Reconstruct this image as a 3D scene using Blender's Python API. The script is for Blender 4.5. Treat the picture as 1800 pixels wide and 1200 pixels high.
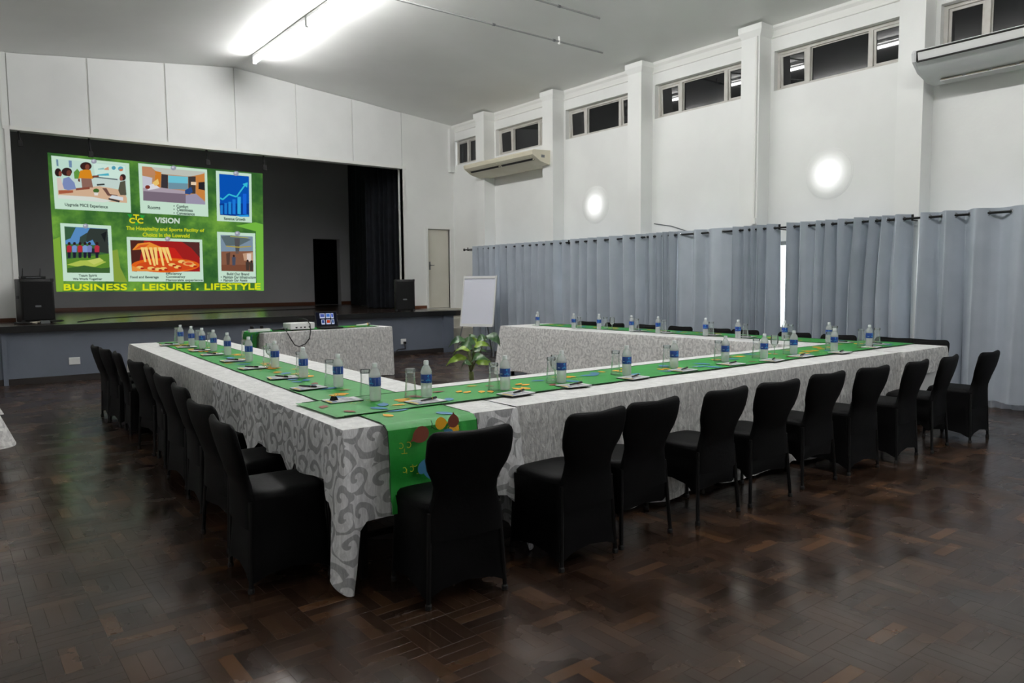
import bpy, bmesh, math, random
from mathutils import Vector, Matrix, noise
for o in list(bpy.data.objects): bpy.data.objects.remove(o)
scene = bpy.context.scene
COL = scene.collection
random.seed(7)
PI = math.pi
# ------------------------------------------------------------------ camera
FPX, PCX, PCY, CAMH = 1290.0, 900.0, 600.0, 1.45
def _vd(x, y): return Vector(((x-PCX)/FPX, -(y-PCY)/FPX, -1.0)).normalized()
_vx, _vy = _vd(2555, 482), _vd(-112, 504.5)            # vanishing points of the two wall directions
_m = (_vx+_vy).normalized(); _n = (_vx-_vy); _n = (_n-_m*_n.dot(_m)).normalized()
_X = (_m+_n)/math.sqrt(2); _Y = (_m-_n)/math.sqrt(2); _Z = _X.cross(_Y)
ROT = Matrix((_X, _Y, _Z))
EYE = Vector((0, 0, CAMH))
cam_d = bpy.data.cameras.new('camera'); cam = bpy.data.objects.new('camera', cam_d); COL.objects.link(cam)
cam.matrix_world = Matrix.Translation(EYE) @ ROT.to_4x4()
cam_d.sensor_width = 36; cam_d.lens = FPX/1800*36; cam_d.clip_start = .05; cam_d.clip_end = 200
cam_d.dof.use_dof = True; cam_d.dof.focus_distance = 5.2; cam_d.dof.aperture_fstop = 3.5
scene.camera = cam
def ray(px, py): return ROT @ Vector(((px-PCX)/FPX, -(py-PCY)/FPX, -1.0))
def onz(px, py, z=0.0): r = ray(px, py); return EYE + r*((z-CAMH)/r.z)
def onx(px, py, x): r = ray(px, py); return EYE + r*(x/r.x)
def ony(px, py, y): r = ray(px, py); return EYE + r*(y/r.y)
# ------------------------------------------------------------------ world + exposure
w = bpy.data.worlds.new('outdoor'); scene.world = w; w.use_nodes = True
bgn = w.node_tree.nodes['Background']; bgn.inputs['Color'].default_value = (.93, .97, 1, 1); bgn.inputs['Strength'].default_value = 3.0
scene.view_settings.view_transform = 'Standard'; scene.view_settings.look = 'None'
scene.cycles.diffuse_bounces = 8; scene.cycles.transparent_max_bounces = 16
scene.view_settings.exposure = 0.0; scene.view_settings.gamma = 1.0; scene.view_settings.use_curve_mapping = False
TUBE_STRENGTH = 128.0
LAMP_STRENGTH = 2.0
# ------------------------------------------------------------------ materials
M = {}
def lin(r, g, b):
    f = lambda c: (c/255/12.92) if c/255 <= .04045 else ((c/255+.055)/1.055)**2.4
    return (f(r), f(g), f(b), 1)
def mat(name, col, rough=.6, metal=0.0, spec=.5, emit=None, es=1.0, coat=0):
    m = bpy.data.materials.new(name); m.use_nodes = True; b = m.node_tree.nodes['Principled BSDF']
    b.inputs['Base Color'].default_value = col; b.inputs['Roughness'].default_value = rough
    b.inputs['Metallic'].default_value = metal; b.inputs['Specular IOR Level'].default_value = spec
    if coat: b.inputs['Coat Weight'].default_value = coat; b.inputs['Coat Roughness'].default_value = .15
    if emit is not None:
        b.inputs['Emission Color'].default_value = emit; b.inputs['Emission Strength'].default_value = es
    M[name] = m; return m
def N(m, t, **kw):
    n = m.node_tree.nodes.new(t)
    for k, v in kw.items():
        if k in n.inputs: n.inputs[k].default_value = v
        else: setattr(n, k, v)
    return n
def LK(m, a, ao, b, bi): m.node_tree.links.new(a.outputs[ao], b.inputs[bi])
def bsdf(m): return m.node_tree.nodes['Principled BSDF']
def ramp(m, stops):
    r = N(m, 'ShaderNodeValToRGB'); e = r.color_ramp.elements
    while len(e) > 1: e.remove(e[-1])
    e[0].position = stops[0][0]; e[0].color = stops[0][1]
    for p, c in stops[1:]:
        q = e.new(p); q.color = c
    return r
def noisy(name, c1, c2, scale=3, rough=.6, bump=.0, bscale=None, spec=.5, detail=4, coord='Object', lo=.35, hi=.65, stretch=None):
    m = mat(name, c1, rough, spec=spec)
    tc = N(m, 'ShaderNodeTexCoord'); n = N(m, 'ShaderNodeTexNoise', Scale=scale, Detail=detail)
    src = tc; so = coord
    if stretch:
        mp = N(m, 'ShaderNodeMapping'); mp.inputs['Scale'].default_value = stretch; LK(m, tc, coord, mp, 'Vector'); src = mp; so = 'Vector'
    LK(m, src, so, n, 'Vector'); r = ramp(m, [(lo, c1), (hi, c2)]); LK(m, n, 'Fac', r, 'Fac'); LK(m, r, 'Color', bsdf(m), 'Base Color')
    if bump:
        n2 = N(m, 'ShaderNodeTexNoise', Scale=bscale or scale*4, Detail=3); LK(m, src, so, n2, 'Vector')
        b = N(m, 'ShaderNodeBump', Strength=bump, Distance=.02); LK(m, n2, 'Fac', b, 'Height'); LK(m, b, 'Normal', bsdf(m), 'Normal')
    return m
noisy('wall_white', lin(232, 233, 231), lin(238, 239, 237), 1.2, .38, .05, 30)
noisy('panel_white', lin(230, 231, 230), lin(236, 237, 236), 1.5, .5, .04, 12)
noisy('ceiling_white', lin(234, 235, 233), lin(240, 241, 239), .8, .5, .2, 2.2)
mat('trim_white', lin(234, 234, 231), .45)
noisy('stage_grey', lin(168, 168, 171), lin(176, 176, 179), 1.0, .7)
noisy('stage_blue', lin(100, 107, 120), lin(106, 113, 126), 1.5, .5, .05, 20)
mat('black_lip', lin(16, 15, 15), .3)
mat('skirting_dark', lin(34, 28, 26), .5)
noisy('stage_boards', lin(40, 32, 28), lin(58, 46, 40), 6, .22, .05, 8, stretch=(1, 12, 1))
mat('brown_trim', lin(92, 50, 26), .45)
mat('black_void', lin(9, 9, 10), .9, spec=.1)
noisy('black_drape', lin(14, 16, 20), lin(22, 25, 31), 5, .8, spec=.2)
noisy('cream_door', lin(206, 203, 190), lin(212, 209, 197), 2, .45)
noisy('step_cream', lin(206, 203, 194), lin(190, 187, 176), 4, .6)
mat('glass_dark', lin(14, 15, 18), .02, spec=.5)
noisy('frame_white', lin(205, 203, 198), lin(190, 186, 178), 6, .5)
mat('metal_black', lin(18, 18, 19), .35, .6)
mat('metal_grey', lin(120, 122, 124), .35, .8)
mat('rod_grey', lin(150, 151, 150), .5)
mat('chrome', lin(205, 205, 205), .18, 1.0)
noisy('curtain_grey', lin(170, 178, 188), lin(178, 186, 196), 3, .62, .08, 160, spec=.3)
noisy('cover_black', lin(4, 4, 5), lin(7, 7, 8), 8, .6, .05, 60, spec=.1)
mat('plastic_white', lin(226, 227, 226), .4)
noisy('ac_cream', lin(226, 220, 200), lin(214, 206, 182), 2, .45)
mat('ac_white', lin(226, 227, 228), .35)
noisy('ac_dirty', lin(196, 190, 176), lin(160, 150, 132), 9, .6)
mat('slot_dark', lin(28, 26, 24), .7)
mat('rubber', lin(14, 14, 14), .7)
mat('plastic_black', lin(10, 10, 11), .45, spec=.3)
mat('grille', lin(13, 13, 14), .6, spec=.2)
mat('pen_black', lin(10, 10, 11), .25)
mat('gold', lin(190, 150, 70), .3, .9)
mat('paper', lin(222, 224, 226), .6)
noisy('pad_grey', lin(206, 208, 210), lin(150, 152, 158), 30, .55)
mat('pad_yellow', lin(226, 190, 40), .6)
mat('pad_blue', lin(60, 90, 150), .6)
mat('board_white', lin(226, 228, 240), .3)
mat('cap_white', lin(228, 232, 234), .4)
mat('label_blue', lin(22, 62, 142), .4)
mat('logo_cyan', lin(60, 180, 236), .4)
mat('print_white', lin(214, 222, 234), .4)
m = mat('sheer_white', lin(246, 246, 250), .8); _t = N(m, 'ShaderNodeBsdfTranslucent'); _t.inputs['Color'].default_value = lin(246, 246, 250); _x = N(m, 'ShaderNodeMixShader'); _x.inputs['Fac'].default_value = .7
LK(m, bsdf(m), 'BSDF', _x, 1); LK(m, _t, 'BSDF', _x, 2); LK(m, _x, 'Shader', m.node_tree.nodes['Material Output'], 'Surface')
mat('soil', lin(40, 30, 24), .9)
mat('pot', lin(66, 52, 46), .6)
noisy('stem_green', lin(96, 112, 58), lin(120, 130, 78), 20, .5)
mat('tube_glow', lin(255, 255, 255), .4, emit=(1, .99, .98, 1), es=TUBE_STRENGTH)
mat('lamp_rim', lin(235, 236, 234), .4)
# leaf with pale margin blotches
noisy('leaf_green', lin(40, 74, 42), lin(70, 104, 58), 9, .32)
noisy('leaf_lime', lin(104, 140, 34), lin(140, 168, 60), 8, .35)
# opal diffuser, brighter over its lamp; halo round it painted into the outer glow
m = mat('lamp_opal', lin(235, 236, 234), .4)
tc = N(m, 'ShaderNodeTexCoord'); g = N(m, 'ShaderNodeTexGradient', gradient_type='SPHERICAL'); mp = N(m, 'ShaderNodeMapping')
mp.inputs['Scale'].default_value = (3.0, 3.0, 3.0); LK(m, tc, 'Object', mp, 'Vector'); LK(m, mp, 'Vector', g, 'Vector')
pw = N(m, 'ShaderNodeMath', operation='POWER'); pw.inputs[1].default_value = 2.0; LK(m, g, 'Fac', pw, 0); mu = N(m, 'ShaderNodeMath', operation='MULTIPLY'); mu.inputs[1].default_value = LAMP_STRENGTH; LK(m, pw, 'Value', mu, 0)
bsdf(m).inputs['Emission Color'].default_value = (1, 1, 1, 1); LK(m, mu, 'Value', bsdf(m), 'Emission Strength')
# clear plastic and glass: thin-walled mixes
def clear(name, tint, milk, rough, col, edge=.6):
    """thin clear wall: see-through, a little milky, with glossy rims"""
    m = bpy.data.materials.new(name); m.use_nodes = True; nt = m.node_tree; nt.nodes.remove(bsdf(m))
    out = nt.nodes['Material Output']; t = N(m, 'ShaderNodeBsdfTransparent'); t.inputs['Color'].default_value = tint
    tl = N(m, 'ShaderNodeBsdfTranslucent'); tl.inputs['Color'].default_value = col; df = N(m, 'ShaderNodeBsdfDiffuse'); df.inputs['Color'].default_value = col
    mk = N(m, 'ShaderNodeMixShader'); mk.inputs['Fac'].default_value = .5; LK(m, tl, 'BSDF', mk, 1); LK(m, df, 'BSDF', mk, 2)
    m1 = N(m, 'ShaderNodeMixShader'); m1.inputs['Fac'].default_value = milk; LK(m, t, 'BSDF', m1, 1); LK(m, mk, 'Shader', m1, 2)
    gl = N(m, 'ShaderNodeBsdfGlossy'); gl.inputs['Roughness'].default_value = rough; gl.inputs['Color'].default_value = (.95, .97, .97, 1)
    fr_ = N(m, 'ShaderNodeFresnel', IOR=1.45); mr = N(m, 'ShaderNodeMath', operation='MULTIPLY'); mr.inputs[1].default_value = edge; LK(m, fr_, 'Fac', mr, 0)
    m2 = N(m, 'ShaderNodeMixShader'); LK(m, mr, 'Value', m2, 'Fac'); LK(m, m1, 'Shader', m2, 1); LK(m, gl, 'BSDF', m2, 2); LK(m, m2, 'Shader', out, 'Surface')
    M[name] = m
clear('bottle_plastic', (.985, .99, .99, 1), .30, .06, lin(254, 255, 255), .7)
clear('water', (.98, .99, .985, 1), .30, .1, lin(254, 255, 255), .3)
clear('tumbler_glass', (.985, .99, .99, 1), .09, .02, lin(244, 247, 247), .7)
clear('glass_base', (.86, .88, .89, 1), .2, .03, lin(244, 247, 248), 1.1)
clear('window_glass', (.96, .98, .98, 1), .01, .03, lin(236, 240, 242), .8)
# lace
def lace(name, c1, c2, scale, bump, crinkle, wind=55.0, cut=.25):
    """woven scrolls: one spiral per cell, over a crinkled ground"""
    m = mat(name, c1, .6, spec=.35); tc = N(m, 'ShaderNodeTexCoord')
    nz = N(m, 'ShaderNodeTexNoise', Scale=scale*.7, Detail=2); LK(m, tc, 'UV', nz, 'Vector')
    ad = N(m, 'ShaderNodeVectorMath', operation='MULTIPLY_ADD'); ad.inputs[1].default_value = (.10, .10, 0)
    LK(m, nz, 'Color', ad, 0); LK(m, tc, 'UV', ad, 2)
    v = N(m, 'ShaderNodeTexVoronoi', Scale=scale, feature='F1', voronoi_dimensions='2D'); LK(m, ad, 'Vector', v, 'Vector')
    sb_ = N(m, 'ShaderNodeVectorMath', operation='SUBTRACT'); LK(m, ad, 'Vector', sb_, 0); LK(m, v, 'Position', sb_, 1)
    sx = N(m, 'ShaderNodeSeparateXYZ'); LK(m, sb_, 'Vector', sx, 'Vector')
    at2 = N(m, 'ShaderNodeMath', operation='ARCTAN2'); LK(m, sx, 'Y', at2, 0); LK(m, sx, 'X', at2, 1)
    dm = N(m, 'ShaderNodeMath', operation='MULTIPLY_ADD'); dm.inputs[1].default_value = wind/scale*1.2; LK(m, v, 'Distance', dm, 0); LK(m, at2, 'Value', dm, 2)
    sn = N(m, 'ShaderNodeMath', operation='SINE'); LK(m, dm, 'Value', sn, 0)
    mr = N(m, 'ShaderNodeMapRange'); mr.inputs['From Min'].default_value = -1; LK(m, sn, 'Value', mr, 'Value')
    r = ramp(m, [(.0, c2), (cut, c2), (cut+.12, c1), (1, c1)]); LK(m, mr, 'Result', r, 'Fac')
    mp = N(m, 'ShaderNodeMapping'); mp.inputs['Scale'].default_value = (42, 13, 1); LK(m, tc, 'UV', mp, 'Vector')
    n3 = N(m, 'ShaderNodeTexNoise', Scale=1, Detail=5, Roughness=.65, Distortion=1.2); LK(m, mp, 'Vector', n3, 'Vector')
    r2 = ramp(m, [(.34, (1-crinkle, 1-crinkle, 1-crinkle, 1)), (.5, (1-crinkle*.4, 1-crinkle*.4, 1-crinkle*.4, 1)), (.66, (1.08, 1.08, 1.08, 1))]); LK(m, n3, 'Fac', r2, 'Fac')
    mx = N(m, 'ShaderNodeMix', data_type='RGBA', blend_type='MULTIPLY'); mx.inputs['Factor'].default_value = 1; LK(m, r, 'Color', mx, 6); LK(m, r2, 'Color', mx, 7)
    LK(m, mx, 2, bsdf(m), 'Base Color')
    b = N(m, 'ShaderNodeBump', Strength=bump, Distance=.02); LK(m, n3, 'Fac', b, 'Height'); LK(m, b, 'Normal', bsdf(m), 'Normal')
lace('lace_scroll', lin(236, 236, 238), lin(176, 176, 179), 7.5, .35, .26, 66, .28)
lace('lace_fine', lin(238, 237, 235), lin(212, 211, 210), 10, .7, .3, 84, .28)
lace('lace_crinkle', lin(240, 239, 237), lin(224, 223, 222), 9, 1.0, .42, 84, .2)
noisy('lace_top', lin(240, 240, 239), lin(224, 224, 223), 16, .6, .5, 24, spec=.3, detail=6)
# runner cloth
noisy('runner_green', lin(30, 140, 48), lin(36, 148, 54), 14, .5, .05, 90, spec=.45)
mat('print_yellow', lin(236, 172, 24), .6); mat('print_brown', lin(128, 62, 44), .6); mat('print_blue', lin(64, 128, 168), .6)
mat('print_line', lin(20, 46, 24), .6); mat('hem_dark', lin(18, 60, 28), .7)
mat('print_gold', lin(196, 180, 40), .6)
# parquet: one wood for single blocks, one for the joined far blocks (same colours)
def wood(name, island):
    m = mat(name, lin(60, 40, 28), .3); tc = N(m, 'ShaderNodeTexCoord')
    if island: rn = N(m, 'ShaderNodeNewGeometry'); ro = 'Random Per Island'
    else: rn = N(m, 'ShaderNodeObjectInfo'); ro = 'Random'
    r = ramp(m, [(0, lin(42, 30, 24)), (.3, lin(50, 36, 28)), (.6, lin(57, 41, 32)), (.88, lin(66, 48, 36)), (1, lin(88, 62, 42))]); LK(m, rn, ro, r, 'Fac')
    geo = N(m, 'ShaderNodeNewGeometry'); n = N(m, 'ShaderNodeTexNoise', Scale=1.3, Detail=5); LK(m, geo, 'Position', n, 'Vector')
    r2 = ramp(m, [(.35, (.74, .72, .7, 1)), (.66, (1.1, 1.06, 1.0, 1))]); LK(m, n, 'Fac', r2, 'Fac')
    mx = N(m, 'ShaderNodeMix', data_type='RGBA', blend_type='MULTIPLY'); mx.inputs['Factor'].default_value = 1; LK(m, r, 'Color', mx, 6); LK(m, r2, 'Color', mx, 7); LK(m, mx, 2, bsdf(m), 'Base Color')
    n2 = N(m, 'ShaderNodeTexNoise', Scale=2.6, Detail=6); LK(m, geo, 'Position', n2, 'Vector'); r3 = ramp(m, [(.3, (.15, .15, .15, 1)), (.7, (.36, .36, .36, 1))]); LK(m, n2, 'Fac', r3, 'Fac'); LK(m, r3, 'Color', bsdf(m), 'Roughness')
    n3 = N(m, 'ShaderNodeTexNoise', Scale=7, Detail=2); LK(m, geo, 'Position', n3, 'Vector'); b = N(m, 'ShaderNodeBump', Strength=.05, Distance=.02); LK(m, n3, 'Fac', b, 'Height'); LK(m, b, 'Normal', bsdf(m), 'Normal')
wood('parquet_block', False); wood('parquet_joined', True)
mat('floor_grout', lin(30, 22, 18), .6)
_flat = {}
def flat(r, g, b, k=1.0):
    key = (r, g, b, k)
    if key not in _flat:
        _flat[key] = mat('light_%d_%d_%d' % (r, g, b), (0, 0, 0, 1), .9, spec=0, emit=lin(r, g, b), es=k)
    return _flat[key]
# ------------------------------------------------------------------ mesh helpers
class MB:
    def __init__(s): s.v = []; s.f = []; s.mi = []; s.uv = {}; s.mats = []
    def _m(s, m):
        if m is None: return 0
        if m not in s.mats: s.mats.append(m)
        return s.mats.index(m)
    def add(s, vs, fs, m=None, uvs=None):
        o = len(s.v); s.v += [tuple(v) for v in vs]; k = s._m(m)
        for f in fs: s.f.append([i+o for i in f]); s.mi.append(k)
        if uvs:
            for i, u in enumerate(uvs): s.uv[o+i] = u
        return s
    def box(s, x0, x1, y0, y1, z0, z1, m=None, bev=0):
        if bev:
            bm = bmesh.new(); bmesh.ops.create_cube(bm, size=1)
            for v in bm.verts: v.co = Vector(((x0+x1)/2+v.co.x*(x1-x0), (y0+y1)/2+v.co.y*(y1-y0), (z0+z1)/2+v.co.z*(z1-z0)))
            bmesh.ops.bevel(bm, geom=bm.edges[:], offset=bev, segments=2, affect='EDGES', profile=.5)
            bm.verts.index_update(); s.add([v.co[:] for v in bm.verts], [[v.index for v in f.verts] for f in bm.faces], m); bm.free(); return s
        return s.add([(x0, y0, z0), (x1, y0, z0), (x1, y1, z0), (x0, y1, z0), (x0, y0, z1), (x1, y0, z1), (x1, y1, z1), (x0, y1, z1)],
                     [(0, 3, 2, 1), (4, 5, 6, 7), (0, 1, 5, 4), (1, 2, 6, 5), (2, 3, 7, 6), (3, 0, 4, 7)], m)
    def tube(s, path, r, seg=8, m=None, caps=True):
        path = [Vector(p) for p in path]; n = len(path); rs = r if isinstance(r, (list, tuple)) else [r]*n
        vs = []; up = Vector((0, 0, 1))
        for i, p in enumerate(path):
            d = (path[min(i+1, n-1)]-path[max(i-1, 0)]).normalized(); a = d.cross(up)
            if a.length < 1e-3: a = d.cross(Vector((0, 1, 0)))
            a.normalize(); b = d.cross(a)
            for k in range(seg):
                t = 2*PI*k/seg; vs.append(p+a*math.cos(t)*rs[i]+b*math.sin(t)*rs[i])
        fs = [(i*seg+k, i*seg+(k+1) % seg, (i+1)*seg+(k+1) % seg, (i+1)*seg+k) for i in range(n-1) for k in range(seg)]
        if caps: fs += [list(range(seg))[::-1], [(n-1)*seg+k for k in range(seg)]]
        return s.add(vs, fs, m)
    def lathe(s, prof, seg=20, m=None, c=(0, 0, 0), cap=True):
        vs = []; n = len(prof)
        for r, z in prof:
            for k in range(seg): t = 2*PI*k/seg; vs.append((c[0]+r*math.cos(t), c[1]+r*math.sin(t), c[2]+z))
        fs = [(i*seg+k, i*seg+(k+1) % seg, (i+1)*seg+(k+1) % seg, (i+1)*seg+k) for i in range(n-1) for k in range(seg)]
        if cap:
            if prof[0][0] > 1e-4: fs.append(list(range(seg))[::-1])
            if prof[-1][0] > 1e-4: fs.append([(n-1)*seg+k for k in range(seg)])
        return s.add(vs, fs, m)
    def prism(s, pts, axis, a, b, m=None):      # 2D outline extruded along an axis
        def P(p, t): return {'x': (t, p[0], p[1]), 'y': (p[0], t, p[1]), 'z': (p[0], p[1], t)}[axis]
        n = len(pts); vs = [P(p, a) for p in pts]+[P(p, b) for p in pts]
        fs = [list(range(n))[::-1], [n+i for i in range(n)]]+[(i, (i+1) % n, n+(i+1) % n, n+i) for i in range(n)]
        return s.add(vs, fs, m)
    def grid(s, rows, m=None, uvs=None, close=False):   # rows of equal length
        nr, nc = len(rows), len(rows[0]); vs = [p for r in rows for p in r]
        fs = [(i*nc+j, i*nc+(j+1) % nc, (i+1)*nc+(j+1) % nc, (i+1)*nc+j) for i in range(nr-1) for j in range(nc if close else nc-1)]
        return s.add(vs, fs, m, [u for r in uvs for u in r] if uvs else None)
    def build(s, name, mt=None, parent=None, smooth=False, fix=True, loc=None):
        me = bpy.data.meshes.new(name); me.from_pydata(s.v, [], s.f)
        if s.mats:
            for q in s.mats: me.materials.append(M[q] if isinstance(q, str) else q)
            for p, k in zip(me.polygons, s.mi): p.material_index = k
        elif mt is not None: me.materials.append(M[mt] if isinstance(mt, str) else mt)
        if s.uv:
            ul = me.uv_layers.new(name='UVMap')
            for l in me.loops: ul.data[l.index].uv = s.uv.get(l.vertex_index, (0, 0))
        if fix:
            bm = bmesh.new(); bm.from_mesh(me); bmesh.ops.recalc_face_normals(bm, faces=bm.faces[:]); bm.to_mesh(me); bm.free()
        if smooth:
            me.shade_smooth()
            if smooth is not True: me.set_sharp_from_angle(angle=math.radians(smooth))
        o = bpy.data.objects.new(name, me); COL.objects.link(o)
        if parent is not None: o.parent = parent
        if loc is not None: o.location = loc
        return o
def tag(o, label=None, cat=None, group=None, kind=None):
    if label: o['label'] = label
    if cat: o['category'] = cat
    if group: o['group'] = group
    if kind: o['kind'] = kind
    return o
def empty(name, loc=(0, 0, 0), rz=0, label=None, cat=None, group=None, kind=None):
    o = bpy.data.objects.new(name, None); COL.objects.link(o); o.location = loc; o.rotation_euler = (0, 0, rz); o.empty_display_size = .1
    return tag(o, label, cat, group, kind)
def copy_tree(o, parent=None):
    c = o.copy(); COL.objects.link(c)
    if parent is not None: c.parent = parent
    for ch in list(o.children): copy_tree(ch, c)
    return c
ORD = ['first', 'second', 'third', 'fourth', 'fifth', 'sixth', 'seventh', 'eighth', 'ninth', 'tenth', 'eleventh', 'twelfth']
_tm = {}
def text_mesh(txt):                       # built-in font outline, normalised to a unit box
    if txt in _tm: return _tm[txt]
    cu = bpy.data.curves.new('lettering', 'FONT'); cu.body = txt; cu.resolution_u = 3
    ob = bpy.data.objects.new('lettering', cu); COL.objects.link(ob)
    dg = bpy.context.evaluated_depsgraph_get(); me = bpy.data.meshes.new_from_object(ob.evaluated_get(dg))
    vs = [v.co.copy() for v in me.vertices]; fs = [list(p.vertices) for p in me.polygons]
    bpy.data.objects.remove(ob); bpy.data.meshes.remove(me)
    x0 = min(v.x for v in vs); x1 = max(v.x for v in vs); y0 = min(v.y for v in vs); y1 = max(v.y for v in vs)
    _tm[txt] = ([((v.x-x0)/max(1e-6, x1-x0), (v.y-y0)/max(1e-6, y1-y0)) for v in vs], fs); return _tm[txt]
# ------------------------------------------------------------------ room sizes (metres)
XW, XP, XC = 9.55, 9.27, 9.15          # right wall, pillar face, curtain line
XL, YN = -1.6, -4.5                    # left and near walls
YP, YLIP, YB = 14.38, 12.95, 19.25     # proscenium wall, stage lip, stage back wall
ZS, ZH = .87, 3.96                     # stage floor, proscenium head
RX, RZ, SL = 4.68, 5.53, .102          # ridge and roof slope
def zc(x): return RZ - SL*abs(x-RX)
PXL, PXR = 1.065, 8.215                # proscenium opening
ZT = .77                               # table top
# ------------------------------------------------------------------ floor
fl = MB().box(XL-.3, XW+.3, YN-.3, YB+.3, -.12, -.012).build('floor', 'floor_grout')
tag(fl, 'dark brown basket weave parquet floor of the hall', 'floor', kind='structure')
SQ, GAP = .24, .0004; SW = SQ/4
cells = []
i0, i1, j0, j1 = int((XL)/SQ)-1, int(XW/SQ)+1, int(-1.2/SQ)-1, int(YLIP/SQ)+1
for i in range(i0, i1):
    for j in range(j0, j1):
        for k in range(4):
            if (i+j) % 2: x, y, wx, wy = i*SQ+SQ/2, j*SQ+(k+.5)*SW, SQ, SW
            else: x, y, wx, wy = i*SQ+(k+.5)*SW, j*SQ+SQ/2, SW, SQ
            if x < XL or x > XW: continue
            cells.append((x, y, wx, wy))
def px_of(p):
    q = ROT.transposed() @ (Vector(p)-EYE)
    return (PCX+FPX*q.x/-q.z, PCY-FPX*q.y/-q.z, -q.z) if q.z < -.05 else (1e9, 1e9, 1)
seen = []
for c in cells:
    u, v, d = px_of((c[0], c[1], 0))
    if 0 < u < 1800 and 0 < v < 1196: seen.append((d, c))
seen.sort(key=lambda t: t[0]); near = set(id(c) for d, c in seen[:300])
bx = MB(); a, b = SQ/2-GAP, SW/2-GAP
def strip(mb, x, y, hx, hy, z0, z1, bv=.0003):
    mb.add([(x-hx, y-hy, z0), (x+hx, y-hy, z0), (x+hx, y+hy, z0), (x-hx, y+hy, z0), (x-hx, y-hy, z1-bv), (x+hx, y-hy, z1-bv), (x+hx, y+hy, z1-bv), (x-hx, y+hy, z1-bv),
            (x-hx+bv, y-hy+bv, z1), (x+hx-bv, y-hy+bv, z1), (x+hx-bv, y+hy-bv, z1), (x-hx+bv, y+hy-bv, z1)],
           [(0, 1, 5, 4), (1, 2, 6, 5), (2, 3, 7, 6), (3, 0, 4, 7), (4, 5, 9, 8), (5, 6, 10, 9), (6, 7, 11, 10), (7, 4, 8, 11), (8, 9, 10, 11)])
strip(bx, 0, 0, a, b, -.012, 0)
blk = bx.build('parquet_block', 'parquet_block', fl, fix=False)
first = True; far = MB()
for c in cells:
    if id(c) in near:
        o = blk if first else blk.copy()
        if not first: COL.objects.link(o)
        first = False
        o.location = (c[0], c[1], random.uniform(-.0004, .0)); o.rotation_euler = (0, 0, 0 if c[2] > c[3] else PI/2)
    else:
        strip(far, c[0], c[1], c[2]/2-GAP, c[3]/2-GAP, -.012, random.uniform(-.0004, 0))
fo = far.build('parquet_field', 'parquet_joined', fl, fix=False); fo['kind'] = 'stuff'
# ------------------------------------------------------------------ ceiling
c = MB(); ys = [YN+(YB-YN)*k/40 for k in range(41)]
xs = [XL-.3+(RX-XL+.3)*k/14 for k in range(15)]+[RX+(XW+.3-RX)*k/14 for k in range(1, 15)]
rows = []
for y in ys:
    rows.append([(x, y, zc(x)+.012*noise.noise(Vector((x*.9, y*.9, 0)))) for x in xs])
c.grid(rows)
for y0_, y1_ in ((YN, YB),):
    c.add([(XL-.3, y0_, zc(XL-.3)), (XW+.3, y0_, zc(XW+.3)), (XW+.3, y1_, zc(XW+.3)), (XL-.3, y1_, zc(XL-.3)), (XL-.3, y0_, 6), (XW+.3, y0_, 6), (XW+.3, y1_, 6), (XL-.3, y1_, 6)], [(4, 5, 6, 7), (0, 4, 7, 3), (1, 2, 6, 5), (0, 1, 5, 4), (3, 7, 6, 2)])
tag(c.build('ceiling', 'ceiling_white', smooth=30, fix=False), 'white plastered ceiling with two gentle slopes', 'ceiling', kind='structure')
# ------------------------------------------------------------------ right wall: piers, openings, pillars
PY = [12.92-2.2*k for k in range(8)]          # pillar centres
SILL, HEAD = 4.13, 4.68; LS, LH = .72, 2.0
wr = MB(); wr.box(XW, XW+.25, YN, YB, -.1, LS); wr.box(XW, XW+.25, YN, YB, LH, SILL); wr.box(XW, XW+.25, YN, YB, HEAD, 5.3)
edges = [YB]+[v for p in PY for v in (p+.2, p-.2)]+[YN]
wr.box(XW, XW+.25, PY[0]+.2, YB, LS, LH); wr.box(XW, XW+.25, YP, YB, SILL, HEAD)
for p in PY: wr.box(XW, XW+.25, p-.2, p+.2, LS, LH); wr.box(XW, XW+.25, p-.2, p+.2, SILL, HEAD)
wr.box(XW, XW+.25, YN, PY[-1]-.2, LS, LH); wr.box(XW, XW+.25, YN, PY[-1]-.2, SILL, HEAD)
wallr = tag(wr.build('wall_right', 'wall_white'), 'tall white painted side wall with clerestory openings', 'wall', kind='structure')
for p in PY:
    MB().box(XP, XW+.002, p-.15, p+.15, 0, 5.02).build('pillar', 'wall_white', wallr)
    MB().prism([(XP-.03, p-.19), (XW, p-.19), (XW, p+.19), (XP-.03, p+.19)], 'z', 4.95, 5.03).add([(XP, p-.15, 4.86), (XP, p+.15, 4.86), (XW, p+.15, 4.86), (XW, p-.15, 4.86), (XP-.03, p-.19, 4.95), (XP-.03, p+.19, 4.95), (XW, p+.19, 4.95), (XW, p-.19, 4.95)], [(0, 1, 5, 4), (1, 2, 6, 5), (3, 0, 4, 7)]).build('pillar_capital', 'wall_white', wallr)
for k in range(len(PY)+1):
    ya = PY[k]+.15 if k < len(PY) else YN
    yb = YP if k == 0 else PY[k-1]-.15
    MB().prism([(XW, 4.86), (XW-.014, 4.868), (XW-.014, 4.885), (XW-.008, 4.89), (XW-.008, 4.96), (XW-.03, 5.0), (XW-.03, 5.05), (XW, 5.05)], 'y', ya, yb).build('cornice', 'trim_white', wallr)
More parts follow.
